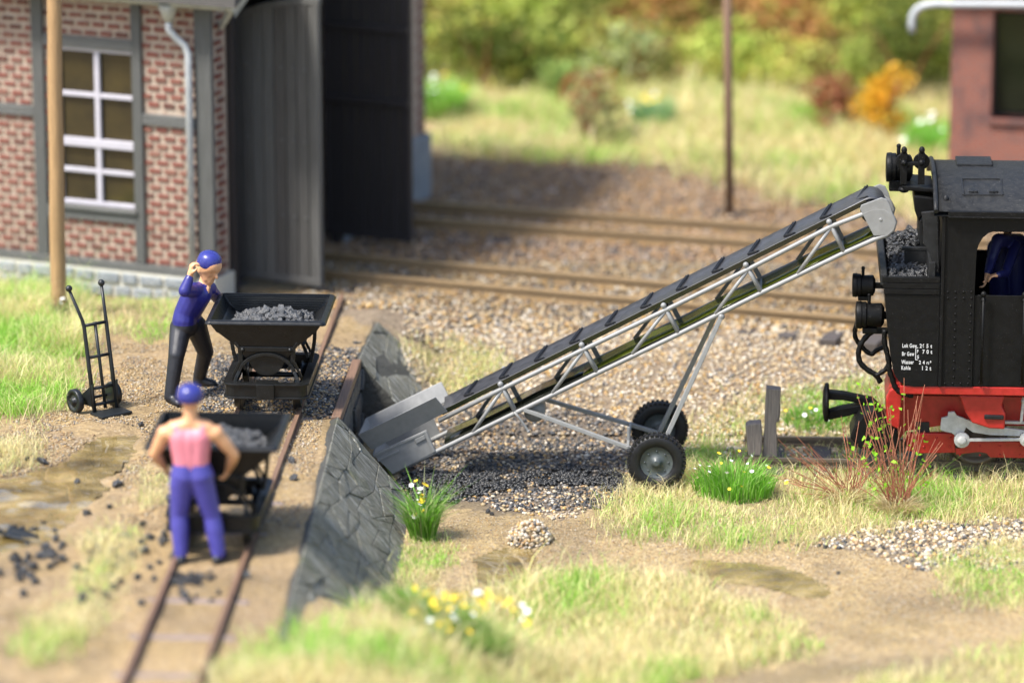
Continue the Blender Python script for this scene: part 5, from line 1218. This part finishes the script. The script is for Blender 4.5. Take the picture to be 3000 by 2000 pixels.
for a, b in CL:
    p = G(a, b); o = lump(None, p+Vector((0, 0, .02)), random.uniform(.030, .058)); tag(o, 'small black lump of coal lying on the sandy platform', 'coal lump', 'coal lumps scattered on the platform')
for a, b in [(505+random.uniform(-1, 1)*0+q*13+random.uniform(-4, 4), 1690+r_*11+random.uniform(-4, 4)) for q in range(7) for r_ in range(3)]+[(600, 1690), (612, 1700), (625, 1695), (590, 1700), (615, 1680), (530, 1735), (575, 1750), (620, 1765), (555, 1765), (640, 1740)]:
    p = G(a, b); o = lump(None, p+Vector((0, 0, .02)), random.uniform(.024, .04)); tag(o, 'black coal lump spilled between the narrow rails in the foreground', 'coal lump', 'coal spilled between the rails')
for a, b in ((1430, 1502), (1442, 1508), (2455, 1681), (2165, 1588), (2178, 1582), (2195, 1590), (2280, 1590), (2300, 1586), (2335, 1600), (2400, 1600), (2420, 1606), (2560, 1612), (2590, 1610)):
    p = G(a, b); o = lump(None, p+Vector((0, 0, .012)), random.uniform(.018, .03)); tag(o, 'tiny black stone on the edge of the sand path', 'stone', 'black stones along the sand path')

# ------------------------------------------------------------------ people
def capsule(m, a, b, ra, rb, n=14):
    a = Vector(a); b = Vector(b); d = b-a; L = max(d.length, 1e-5); d = d/L
    prof = []
    for k in range(6): t = R(-90+90*k/5); prof.append((max(ra*math.cos(t), .0005), ra*math.sin(t)))
    for k in range(6): t = R(90*k/5); prof.append((max(rb*math.cos(t), .0005), L+rb*math.sin(t)))
    m.lathe(prof, a, d, n)
def person(label, prims, mats, dents=(), voxel=.011, smooth=5, fat=1.):
    prims = [(k, a, b, ra*(fat if ra > .035 else 1), rb*(fat if ra > .035 else 1)) for k, a, b, ra, rb in prims]
    """prims: (material key, a, b, ra, rb, squash axis or None)"""
    m = MB()
    for key, a, b, ra, rb in prims: capsule(m, a, b, ra, rb)
    me = m.mesh('person', None); o = bpy.data.objects.new('person', me); col.objects.link(o)
    r = o.modifiers.new('r', 'REMESH'); r.mode = 'VOXEL'; r.voxel_size = voxel; r.use_smooth_shade = True
    s = o.modifiers.new('s', 'SMOOTH'); s.factor = .5; s.iterations = smooth
    bpy.context.view_layer.update()
    me2 = bpy.data.meshes.new_from_object(o.evaluated_get(bpy.context.evaluated_depsgraph_get())); bpy.data.objects.remove(o)
    me2.name = 'person'; nv = len(me2.vertices); co = np.empty(nv*3, np.float32); me2.vertices.foreach_get('co', co); co = co.reshape(-1, 3).astype(float)
    for c, rad, push in dents:
        w_ = np.exp(-((co-np.array(c))**2).sum(1)/rad**2)[:, None]; co += w_*np.array(push)
    cen = co.mean(0)
    me2.vertices.foreach_set('co', co.astype(np.float32).ravel())
    npol = len(me2.polygons); pc = np.empty(npol*3, np.float32); me2.polygons.foreach_get('center', pc); pc = pc.reshape(-1, 3)
    keys = list(mats); best = np.full(npol, 1e9); idx = np.zeros(npol, int)
    for key, a, b, ra, rb in prims:
        a = np.array(a); b = np.array(b); d = b-a; L2_ = max((d**2).sum(), 1e-9); t = np.clip(((pc-a)@d)/L2_, 0, 1); dist = np.linalg.norm(pc-(a+t[:, None]*d), axis=1)-(ra+(rb-ra)*t)
        s_ = dist < best; best[s_] = dist[s_]; idx[s_] = keys.index(key)
    me2.materials.clear()
    for k in keys: me2.materials.append(mats[k])
    me2.polygons.foreach_set('material_index', idx.astype(np.int32)); me2.polygons.foreach_set('use_smooth', np.ones(npol, bool)); me2.update()
    ob = bpy.data.objects.new('person', me2); link(ob); tag(ob, label, 'person'); return ob
def V3(p): return Vector(p)
def hand(prims, wrist, dirv, palm_n, s=1., curl=.5, key='skin'):
    w_ = V3(wrist); d = V3(dirv).normalized(); n_ = V3(palm_n); n_ = (n_-d*n_.dot(d)).normalized(); sd = d.cross(n_)
    k = w_+d*.075*s
    prims.append((key, w_, w_+d*.02*s, .026*s, .028*s))
    for j, off in enumerate((-.027, -.009, .009, .027)):
        ln = (.030, .036, .034, .026)[j]*s; b0 = k+sd*off*s; prims.append((key, w_+d*.015*s+sd*off*.7*s, b0, .017*s, .0125*s))
        d1 = (d*math.cos(curl)+n_*math.sin(curl)).normalized(); p1 = b0+d1*ln; d2 = (d*math.cos(curl*2.2)+n_*math.sin(curl*2.2)); p2 = p1+d2*ln*.8; d3 = (d*math.cos(curl*3.1)+n_*math.sin(curl*3.1)); p3 = p2+d3*ln*.6
        prims += [(key, b0, p1, .0115*s, .0105*s), (key, p1, p2, .0105*s, .010*s), (key, p2, p3, .010*s, .009*s)]
    t0 = w_+d*.02*s-sd*.026*s; t1_ = t0+(d*.7-sd*.6+n_*.5).normalized()*.036*s; prims += [(key, t0, t1_, .014*s, .012*s), (key, t1_, t1_+(d*.8+n_*.7).normalized()*.03*s, .012*s, .010*s)]
def head(prims, dents, c, face, up, s=1., key='skin', cap=None):
    """c centre of the skull; face, up unit directions"""
    f = V3(face).normalized(); u_ = V3(up).normalized(); u_ = (u_-f*u_.dot(f)).normalized(); sd = f.cross(u_); c = V3(c); P = lambda a, b, h: c+f*a*s+sd*b*s+u_*h*s
    prims += [(key, P(-.018, 0, .02), P(.008, 0, .035), .092*s, .088*s), (key, P(.012, 0, -.02), P(.045, 0, -.088), .068*s, .038*s), (key, P(.0, .03, -.03), P(.03, .028, -.075), .05*s, .030*s), (key, P(.0, -.03, -.03), P(.03, -.028, -.075), .05*s, .030*s),
              (key, P(.082, 0, .01), P(.110, 0, -.030), .010*s, .017*s), (key, P(.070, -.033, .022), P(.076, .033, .022), .017*s, .017*s), (key, P(.072, -.014, -.058), P(.072, .014, -.058), .016*s, .016*s), (key, P(.070, 0, -.095), P(.066, 0, -.1), .020*s, .02*s),
              (key, P(.062, .035, -.018), P(.055, .038, -.03), .022*s, .02*s), (key, P(.062, -.035, -.018), P(.055, -.038, -.03), .022*s, .02*s)]
    for b in (-1, 1): prims += [(key, P(-.012, b*.088, .015), P(-.014, b*.090, -.03), .017*s, .013*s)]
    for b in (-.032, .032): dents.append((P(.088, b, .002), .018*s, tuple(-f*.014*s)))
    dents.append((P(.093, 0, -.066), .010*s, tuple(-f*.006*s)))
    return P
# worker 1: blue shirt, leaning on the sharp wagon
pr1, dn1 = [], []
hipc = atY(548, 942, 42.40); chest = atY(577, 862, 42.40); neck0 = atY(598, 838, 42.40); hd = atY(611, 786, 42.38)
fdir = Vector((.72, -.62, -.32)); P = head(pr1, dn1, hd, fdir, Vector((.18, -.05, 1)), 1.27)
pr1 += [('skin', neck0+Vector((-.005, 0, -.03)), hd+Vector((-.01, .01, -.05)), .062, .062), ('skin', neck0+Vector((.045, -.065, -.01)), neck0+Vector((.052, -.088, -.055)), .026, .008)]
shR = atY(566, 850, 42.24); shL = atY(614, 846, 42.58)
axs = (shL-shR).normalized(); nrm = Vector((.75, -.6, 0))
wst = atY(550, 915, 42.40)
for k in (-1, 1):
    pr1 += [('shirt', chest+axs*k*.065+Vector((0, 0, .0)), wst+axs*k*.055, .118, .108), ('shirt', wst+axs*k*.055, hipc+axs*k*.06+Vector((0, 0, .02)), .108, .118)]
pr1 += [('shirt', shR, shL, .072, .072), ('shirt', chest, neck0+Vector((0, 0, -.02)), .10, .062), ('shirt', wst, chest+nrm*.03, .12, .12), ('shirt', neck0+axs*.04+nrm*.03, neck0-axs*.04+nrm*.03+Vector((0, 0, .0)), .035, .035)]
elR = atY(541, 852, 42.02); hR_ = atY(558, 806, 42.06)
pr1 += [('shirt', shR, elR, .066, .060), ('shirt', elR, elR.lerp(hR_, .72), .060, .046), ('skin', elR.lerp(hR_, .7), hR_, .034, .030)]
hand(pr1, hR_, (.1, 0, 1), (1, .3, 0), 1.3, .75)
elL = atY(636, 872, 42.78); hL_ = atY(657, 886, 43.02)
pr1 += [('shirt', shL, elL, .064, .056), ('shirt', elL, elL.lerp(hL_, .8), .056, .046), ('skin', elL.lerp(hL_, .8), hL_, .032, .030)]
hand(pr1, hL_, (.8, .5, -.25), (0, .1, -1), 1.0, .5)
legs = ((548-18, 960, 42.36, 517, 1040, 42.16, 500, 1136, 42.10, (.35, -.55)), (574, 955, 42.46, 602, 1030, 42.60, 584, 1100, 42.80, (.75, -.25)))
for (hx_, hy_, hY, kx, ky, kY, ax_, ay_, aY, ft) in legs:
    hp2 = atY(hx_, hy_, hY); kn = atY(kx, ky, kY); an = atY(ax_, ay_, aY); gz_ = float(hz(an.x, an.y)); an.z = gz_+.10
    pr1 += [('trousers', hp2, kn, .108, .080), ('trousers', kn, an, .078, .062), ('trousers', an, an+Vector((0, 0, -.03)), .062, .066)]
    fd = Vector((ft[0], ft[1], 0)).normalized(); pr1 += [('shoe', an+Vector((0, 0, -.06))-fd*.02, an+fd*.15+Vector((0, 0, -.065)), .048, .040), ('shoe', an+fd*.05+Vector((0, 0, -.05)), an+fd*.17+Vector((0, 0, -.07)), .045, .034)]
pr1 += [('trousers', hipc+axs*.06+Vector((0, 0, -.04)), hipc-axs*.06+Vector((0, 0, -.04)), .116, .116)]
pc1 = person('worker in blue shirt and cap leaning on the coal wagon with one fist raised', pr1, {'skin': M['skin'], 'shirt': M['jacket'], 'trousers': M['trousers'], 'shoe': M['shoe']}, dn1, fat=1.13)
def cap_obj(parent, c, face, up, s, mat, tilt=.30):
    f = V3(face).normalized(); u_ = V3(up).normalized(); u_ = (u_-f*u_.dot(f)).normalized(); m = MB(); ax = (u_-f*tilt).normalized(); r = .107*s
    m.lathe([(r*.94, -.012), (r*1.0, .0), (r*1.01, .03), (r*.985, .055), (r*.9, .08*s), (r*.7, .102*s), (r*.42, .118*s), (r*.1, .124*s)], V3(c)-f*.008*s+ax*.018*s, ax, 26); return m.build('cap', mat, parent)
cap_obj(pc1, hd+Vector((.002, -.002, .016)), fdir, Vector((.18, -.05, 1)), 1.25, M['cap'], .0)
# man 2: seen from behind, pink top
pr2, dn2 = [], []; Y2 = 36.55
hd2 = atY(557, 1168, Y2+.02); P = head(pr2, dn2, hd2, (0.05, 1, -.12), (0, 0, 1), 1.02)
nk = atY(558, 1228, Y2); pr2 += [('skin', nk+Vector((0, 0, -.03)), hd2+Vector((0, 0, -.04)), .066, .060)]
sl = atY(482, 1268, Y2); sr = atY(632, 1268, Y2); ch = atY(557, 1290, Y2); wa = atY(560, 1352, Y2); hp_c = atY(563, 1392, Y2)
pr2 += [('skin', sl, sr, .070, .070), ('skin', nk+Vector((0, 0, -.04)), sl.lerp(nk, .35), .062, .068), ('skin', nk+Vector((0, 0, -.04)), sr.lerp(nk, .35), .062, .068)]
for k in (-1, 1):
    pr2 += [('skin', ch+Vector((k*.10, 0, .05)), ch+Vector((k*.09, 0, -.0)), .098, .10), ('top', ch+Vector((k*.085, -.006, .035)), wa+Vector((k*.06, 0, 0)), .108, .102), ('top', ch+Vector((k*.125, -.050, .14)), ch+Vector((k*.115, -.068, .06)), .030, .034), ('blue', wa+Vector((k*.06, 0, -.02)), hp_c+Vector((k*.075, 0, 0)), .102, .125)]
pr2 += [('top', ch+Vector((0, -.006, .02)), wa, .112, .10)]
for (ex, ey, hx_, hy_, s_, hY) in ((452, 1330, 482, 1368, sl, .24), (686, 1332, 668, 1376, sr, .26)):
    e = atY(ex, ey, Y2+.06); h_ = atY(hx_, hy_, Y2+hY)
    pr2 += [('skin', s_, s_.lerp(e, .5), .064, .060), ('skin', s_.lerp(e, .5), e, .060, .048), ('skin', e, e.lerp(h_, .35), .048, .050), ('skin', e.lerp(h_, .35), h_, .050, .030)]
    hand(pr2, h_, ((-.3 if hx_ > 500 else .3), .35, -1), ((-1 if hx_ > 500 else 1), .2, 0), 1.0, .6)
for (hx_, hy_, kx, ky, ax_, ay_, fx_) in ((533, 1410, 525, 1506, 530, 1625, -.1), (590, 1410, 622, 1512, 640, 1628, .35)):
    a_ = atY(hx_, hy_, Y2); k_ = atY(kx, ky, Y2+.03); an = atY(ax_, ay_, Y2-.02); an.z = U+.11
    pr2 += [('blue', a_, k_, .112, .080), ('blue', k_, k_.lerp(an, .35), .080, .082), ('blue', k_.lerp(an, .35), an, .082, .064)]
    fd = Vector((fx_, 1, 0)).normalized(); pr2 += [('shoe', an+Vector((0, 0, -.065))-fd*.04, an+fd*.14+Vector((0, 0, -.07)), .05, .04)]
pc2 = person('man seen from behind in pink tank top and blue trousers', pr2, {'skin': M['skin'], 'top': M['pink'], 'blue': M['blue2'], 'shoe': M['shoe']}, dn2, fat=1.06)
cap_obj(pc2, hd2+Vector((0, 0, -.012)), (0.05, 1, -.12), (0, -.25, 1), 1.16, M['cap'])
# driver in the cab
pr3, dn3 = [], []; cy0 = 1.35
def LP(px_, py_, y=cy0): a, b = LF.hit(px_, py_, y); return LW(a, y, b)
hd3 = LP(2950, 625); head(pr3, dn3, hd3, (-.9, -.3, -.1), (0, 0, 1), 1.); nk3 = LP(2952, 675)
pr3 += [('skin', nk3, hd3, .055, .055), ('blue', LP(2925, 705, .75), LP(2985, 705, 1.15), .08, .08)]
for k in (-.09, .09): pr3 += [('blue', LP(2950, 730)+Vector((k, 0, 0)), LP(2955, 880)+Vector((k, 0, 0)), .13, .12), ('blue', LP(2955, 880)+Vector((k, 0, 0)), LP(2955, 1080)+Vector((k, 0, 0)), .11, .07), ('shoe', LP(2950, 1110)+Vector((k, 0, 0)), LP(2925, 1113)+Vector((k, 0, 0)), .05, .04)]
e3 = LP(2903, 765, .62); h3 = LP(2890, 812, .45); pr3 += [('blue', LP(2921, 712, .72), e3, .065, .055), ('blue', e3, e3.lerp(h3, .7), .055, .042), ('skin', e3.lerp(h3, .7), h3, .03, .028)]; hand(pr3, h3, (-.2, -.3, -1), (-1, 0, 0), 1., .5)
e4 = LP(2945, 800, .5); h4 = LP(2925, 805, .35); pr3 += [('blue', LP(2975, 720, .9), e4, .065, .055), ('blue', e4, h4, .05, .04)]; hand(pr3, h4, (-1, -.2, -.1), (0, 0, -1), 1., .5)
pc3 = person('driver in blue jacket darkened for cab shade, standing inside the locomotive cab', pr3, {'skin': M['skin'], 'blue': plastic('shaded_blue_jacket', (.010, .011, .075), .5, .1), 'shoe': M['shoe']}, dn3, .013)  # jacket blue darkened for the shade under the cab roof

# ------------------------------------------------------------------ flowers, twigs
def clump(label, px_, py_, rad, h, n, cols, flowers, lean_=.45, fsz=.018, flh=(.85, 1.05), cat='flower clump', w=.007):
    c = G(px_, py_); t = thing('flower_clump', label, cat, c); th = rng.uniform(0, 6.28, n); q = np.sqrt(rng.random(n))*rad
    x, y = np.cos(th)*q, np.sin(th)*q*.8; z = hz(c.x+x, c.y+y)-c.z
    hh2 = h*rng.uniform(.6, 1.1, n); cc = np.array(cols)[rng.integers(0, len(cols), n)]*rng.uniform(.8, 1.2, (n, 1))
    hh2 *= 1.15-.45*(q/rad)**2; blades('blades', x, y, z, hh2, cc, lean_*1.5, w, parent=t, out=1)
    fm = {}
    for (k, cnt) in flowers:
        for i in range(cnt):
            a = random.uniform(0, 6.28); r = random.uniform(.1, 1)*rad*1.15; p = (math.cos(a)*r*1.25, math.sin(a)*r*.9, h*random.uniform(*flh)*(1.05-.35*(r/rad)**2))
            if k not in fm:
                mm = MB()
                for s in range(6):
                    b = 2*math.pi*s/6; d = Vector((math.cos(b), math.sin(b), .35)); e = Vector((-math.sin(b), math.cos(b), 0))
                    mm.add([(0, 0, 0), tuple(d*.6+e*.4), tuple(d*1.1), tuple(d*.6-e*.4)], [(0, 1, 2, 3)])
                mm.sphere((0, 0, .1), .25, 6); fm[k] = mm.mesh('flower', PET[k])
            o = bpy.data.objects.new('flower', fm[k]); link(o, t); o.location = p; s = fsz*random.uniform(.7, 1.3); o.scale = (s, s, s); o.rotation_euler = (random.uniform(-.8, .8), random.uniform(-.8, .8), random.uniform(0, 6))
    return t
PET = {'w': plastic('white_petals', (.8, .8, .78), .6, .05), 'y': plastic('yellow_petals', (.8, .58, .03), .6, .1)}
BG_ = [(.17, .42, .03), (.22, .50, .05), (.30, .50, .12), (.12, .30, .03)]
clump('tall green tuft with yellow and white flowers at the wall foot', 1238, 1578, .12, .62, 480, BG_+[(.40, .45, .2)], (('y', 11), ('w', 8)), .42, .030, (.55, 1.1))
clump('bright green tuft with white flowers left of the buffer stop', 2150, 1450, .42, .42, 800, BG_[:3], (('w', 14), ('y', 9)), .35, .022, (.75, 1.1))
clump('white flowers in grass behind the track end', 2390, 1235, .35, .16, 500, BG_, (('w', 14), ('y', 5)), .6, .024, (.5, 1.2))
clump('white flowers near the rear of the locomotive', 2510, 1215, .22, .18, 300, BG_, (('w', 8), ('y', 3)), .6, .024, (.5, 1.2))
clump('blurred yellow and white flower patch in the foreground', 1310, 1850, .55, .32, 2200, BG_+[(.42, .45, .16)]*2, (('y', 90), ('w', 34)), .45, .030, (.75, 1.15))
clump('bright green tuft beside the shed corner below the bank', 1290, 345, .30, .62, 900, [(.30, .62, .04), (.5, .7, .25)], (('w', 7), ('y', 9)), .4, .04, (.7, 1.1), w=.014)
clump('white flowered green tuft by the brick house corner', 2735, 460, .30, .55, 900, [(.25, .62, .04), (.4, .68, .2)], (('w', 9),), .4, .04, (.7, 1.1), w=.014)
clump('small white flowered tuft at the foot of the pale pole', 188, 935, .06, .28, 90, [(.10, .15, .06), (.2, .25, .12)], (('w', 7),), .5, .018, (.3, 1))
clump('lone yellow flowers in the meadow', 1915, 360, .30, .40, 300, [(.25, .45, .2)], (('y', 3), ('w', 3)), .4, .04, (.7, 1.1), w=.012)
def twigs(label, px_, py_, n, rad, tops, leaves):
    c = G(px_, py_); t = thing('twiggy_bush', label, 'bush', c); m = MB(); lf = []
    tops_w = [Vector((random.uniform(*tops[0]), random.uniform(-.35, .3), random.uniform(*tops[1]))) for _ in range(n)]
    for tw in tops_w:
        b = Vector((random.uniform(-rad, rad), random.uniform(-rad, rad), -.02)); mid = b.lerp(tw, .5)+Vector((random.uniform(-.02, .02), 0, .03)); m.tube([b, mid, tw], .006, 4, False, [.005, .004, .0028])
        if random.random() < .5: s = b.lerp(tw, random.uniform(.4, .7)); m.tube([s, s+(tw-s)*.5+Vector((random.uniform(-.12, .12), random.uniform(-.1, .1), random.uniform(.0, .1)))], .004, 4, False)
    m.build('twigs', M['twig'], t)
    if leaves:
        n = leaves; pts = []
        for _ in range(n):
            tw = random.choice(tops_w[:int(len(tops_w)*.5)]); f = random.uniform(.62, 1.05); pts.append(Vector((tw.x*f, tw.y*f, tw.z*f))+Vector((random.gauss(0, .028), random.gauss(0, .028), random.gauss(0, .028))))
        leafquads('leaves', np.array([tuple(p) for p in pts]), .024, np.array([(.27, .58, .03)])*rng.uniform(.7, 1.2, (n, 1)), t)
    return t
def leafquads(name, P_, size, cols, parent=None, **kw):
    n = len(P_); Rm = rotmats(n); s = size*rng.uniform(.6, 1.4, n) if np.isscalar(size) else size
    q = np.array([(-1, -.55, 0), (0, -.75, .15), (1, 0, 0), (0, .75, .15)])[None]*s[:, None, None]
    v = np.einsum('nij,nkj->nki', Rm, q)+P_[:, None]; F_ = np.arange(n*4).reshape(-1, 4)
    return npmesh(name, v.reshape(-1, 3), F_, M['leafcol'], np.repeat(cols, 4, 0), False, parent, **kw)
M['twig'] = plastic('red_brown_twig', (.36, .14, .08), .55, .3)
twigs('leafless red brown twiggy bush in front of the buffer stop', 2492, 1462, 44, .10, ((-.85, .45), (.10, .85)), 0)
twigs('red brown twiggy bush with bright green leaves before the locomotive', 2635, 1490, 54, .09, ((-.62, .48), (.30, 1.42)), 170)
# dry pale tufts at the bush feet
for a, b, lab in ((2625, 1500, 'pale straw tuft at the foot of the leafy twig bush'), (2470, 1475, 'pale straw tuft at the foot of the leafless twig bush')):
    clump(lab, a, b, .20, .20, 700, [(.62, .52, .30), (.55, .45, .22)], (), .9, .02, cat='grass tuft', w=.006)

# ------------------------------------------------------------------ bank and shrubs
def blobcloud(c, r, n, col_, var=.25):
    d = rng.normal(size=(n, 3)); d /= np.linalg.norm(d, axis=1)[:, None]; rad = rng.uniform(.55, 1.05, n)**.6
    lob = 1+.25*np.sin(d[:, 0]*5+c[0]*3)*np.sin(d[:, 1]*6+c[1])*np.cos(d[:, 2]*5)
    P_ = np.array(c)+d*(rad*lob)[:, None]*np.array(r); cc = np.array(col_)*rng.uniform(1-var, 1+var, (n, 1))*rng.uniform(.92, 1.08, (n, 3)); return P_, cc
GCOL = {'o': (.38, .36, .05), 'g': (.36, .46, .07), 'b': (.55, .60, .13), 'd': (.16, .17, .025), 'r': (.52, .22, .08), 'y': (.66, .58, .13), 'k': (.28, .17, .06)}
for k_ in GCOL:
    c_ = np.array(GCOL[k_]); GCOL[k_] = tuple((c_*.72+np.array((.24, .25, .10))*.28)*1.2)
def region_col(px_, py_):
    n_ = vn(px_/150., py_/150., 1, 71)+.5*vn(px_/60., py_/60., 1, 72)
    if 1750 < px_ < 1960 and py_ < 140: return random.choice('rkko')
    if 2180 < px_ < 2500 and 20 < py_ < 200: return random.choice('rkyb')
    if 1270 < px_ < 1380 and 40 < py_ < 110: return random.choice('rko')
    if 2500 < px_ < 2760 and 120 < py_ < 330: return random.choice('ddgo')
    if 1500 < px_ < 1700 and py_ < 200: return random.choice('bbgg')
    if py_ > 190 and px_ < 1700: return random.choice('ddgo')
    if n_ < -.12: return random.choice('odk')
    if n_ > .15: return random.choice('bbyg')
    return random.choice('gogbbyk')
Ps, Cs_ = [], []
for i in range(780):
    px_ = random.uniform(1150, 3150); py_ = random.uniform(-420, 285)
    Y = 59.4
    for _ in range(60):
        p = atY(px_, py_, Y); zt = float(hz(p.x, p.y, False))
        if p.z < zt: break
        Y += .15
    r = random.uniform(.22, .75); c = (p.x, p.y-.15, p.z+r*.3); k = region_col(px_, py_)
    a, b = blobcloud(c, (r, r*.8, r*.75), int(230*r*r/.36)+60, GCOL[k]); Ps.append(a); Cs_.append(b)
for i in range(130):                                 # wood continues outside the view
    x_ = random.choice((random.uniform(-16, -5), random.uniform(8, 18))); Y = random.uniform(60, 66); r = random.uniform(.6, 1.3); a, b = blobcloud((x_, Y, float(hz(x_, Y, False))+r*.3), (r, r, r*.8), 240, GCOL[random.choice('oggbdr')]); Ps.append(a); Cs_.append(b)
leafquads('bank_foliage', np.concatenate(Ps), .05, np.concatenate(Cs_), kind='stuff', label='blurred autumn thicket covering the bank behind the meadow')
def shrub(label, px_, py_, hgt, wdt, cols, n=1800, lobes=7, leaf=.04):
    c = at(px_, py_, .85); c.z = float(hz(c.x, c.y, False)); t = thing('shrub', label, 'shrub', c)
    m = MB()
    for i in range(5): a = random.uniform(0, 6.28); m.tube([(0, 0, -.05), (math.cos(a)*wdt*.2, math.sin(a)*wdt*.2, hgt*.45), (math.cos(a)*wdt*.45, math.sin(a)*wdt*.4, hgt*.8)], .02, 5, False, [.03, .02, .008])
    m.build('stem', M['twig'], t); A_, B_ = [], []
    for i in range(lobes):
        a = random.uniform(0, 6.28); q = random.uniform(0, .5)*wdt; k = random.choice(cols); r = random.uniform(.22, .34)*min(hgt, wdt)
        P_, c_2 = blobcloud((math.cos(a)*q, math.sin(a)*q*.7, random.uniform(.3, .85)*hgt), (r*1.2, r*1.2, r*1.2), n//lobes//2, k, .35); A_.append(P_); B_.append(c_2)
    leafquads('foliage', np.concatenate(A_), leaf, np.concatenate(B_), t); return t
shrub('pale grey green bush in the middle of the bank', 1850, 270, 1.0, 1.5, [(.44, .48, .24), (.36, .42, .18)], 1200, 12, .055)
shrub('pale grey green bush beside the dark pole', 2040, 180, .7, .9, [(.38, .46, .24), (.34, .40, .18)], 1100, 8, .055)
shrub('rust red low bush in the meadow', 1725, 400, .95, .8, [(.36, .13, .06), (.30, .14, .06), (.36, .38, .14), (.42, .40, .2)], 1500, 9)
shrub('small mint green bush above the rust red one', 1655, 300, .55, .5, [(.30, .42, .12)], 700, 5)
shrub('rust red bush left of the orange bush', 2415, 375, .75, .9, [(.34, .13, .06), (.28, .13, .06), (.36, .38, .14)], 1500, 8)
shrub('orange yellow bush near the brick house', 2575, 390, 1.0, .75, [(.72, .42, .03), (.65, .40, .05), (.5, .45, .06)], 1800)
shrub('yellow green bush above the orange one', 2500, 300, .8, .8, [(.42, .48, .12), (.34, .42, .08)], 1300)
shrub('olive bush at the foot of the bank by the shed', 1420, 275, 1.1, 1.4, [(.17, .24, .04), (.24, .30, .06), (.10, .13, .02)], 2200, 9)
shrub('dark green bush at the foot of the bank', 1560, 262, .9, 1.0, [(.10, .14, .02), (.16, .22, .04)], 1600, 8)
shrub('bright green bush on the bank behind the shed', 1570, 150, 1.3, 1.6, [(.24, .34, .05), (.20, .30, .05)], 2600, 10)
shrub('dark green bush left of the brick house', 2650, 310, 1.5, 1.4, [(.09, .12, .02), (.16, .20, .04)], 2600, 9)
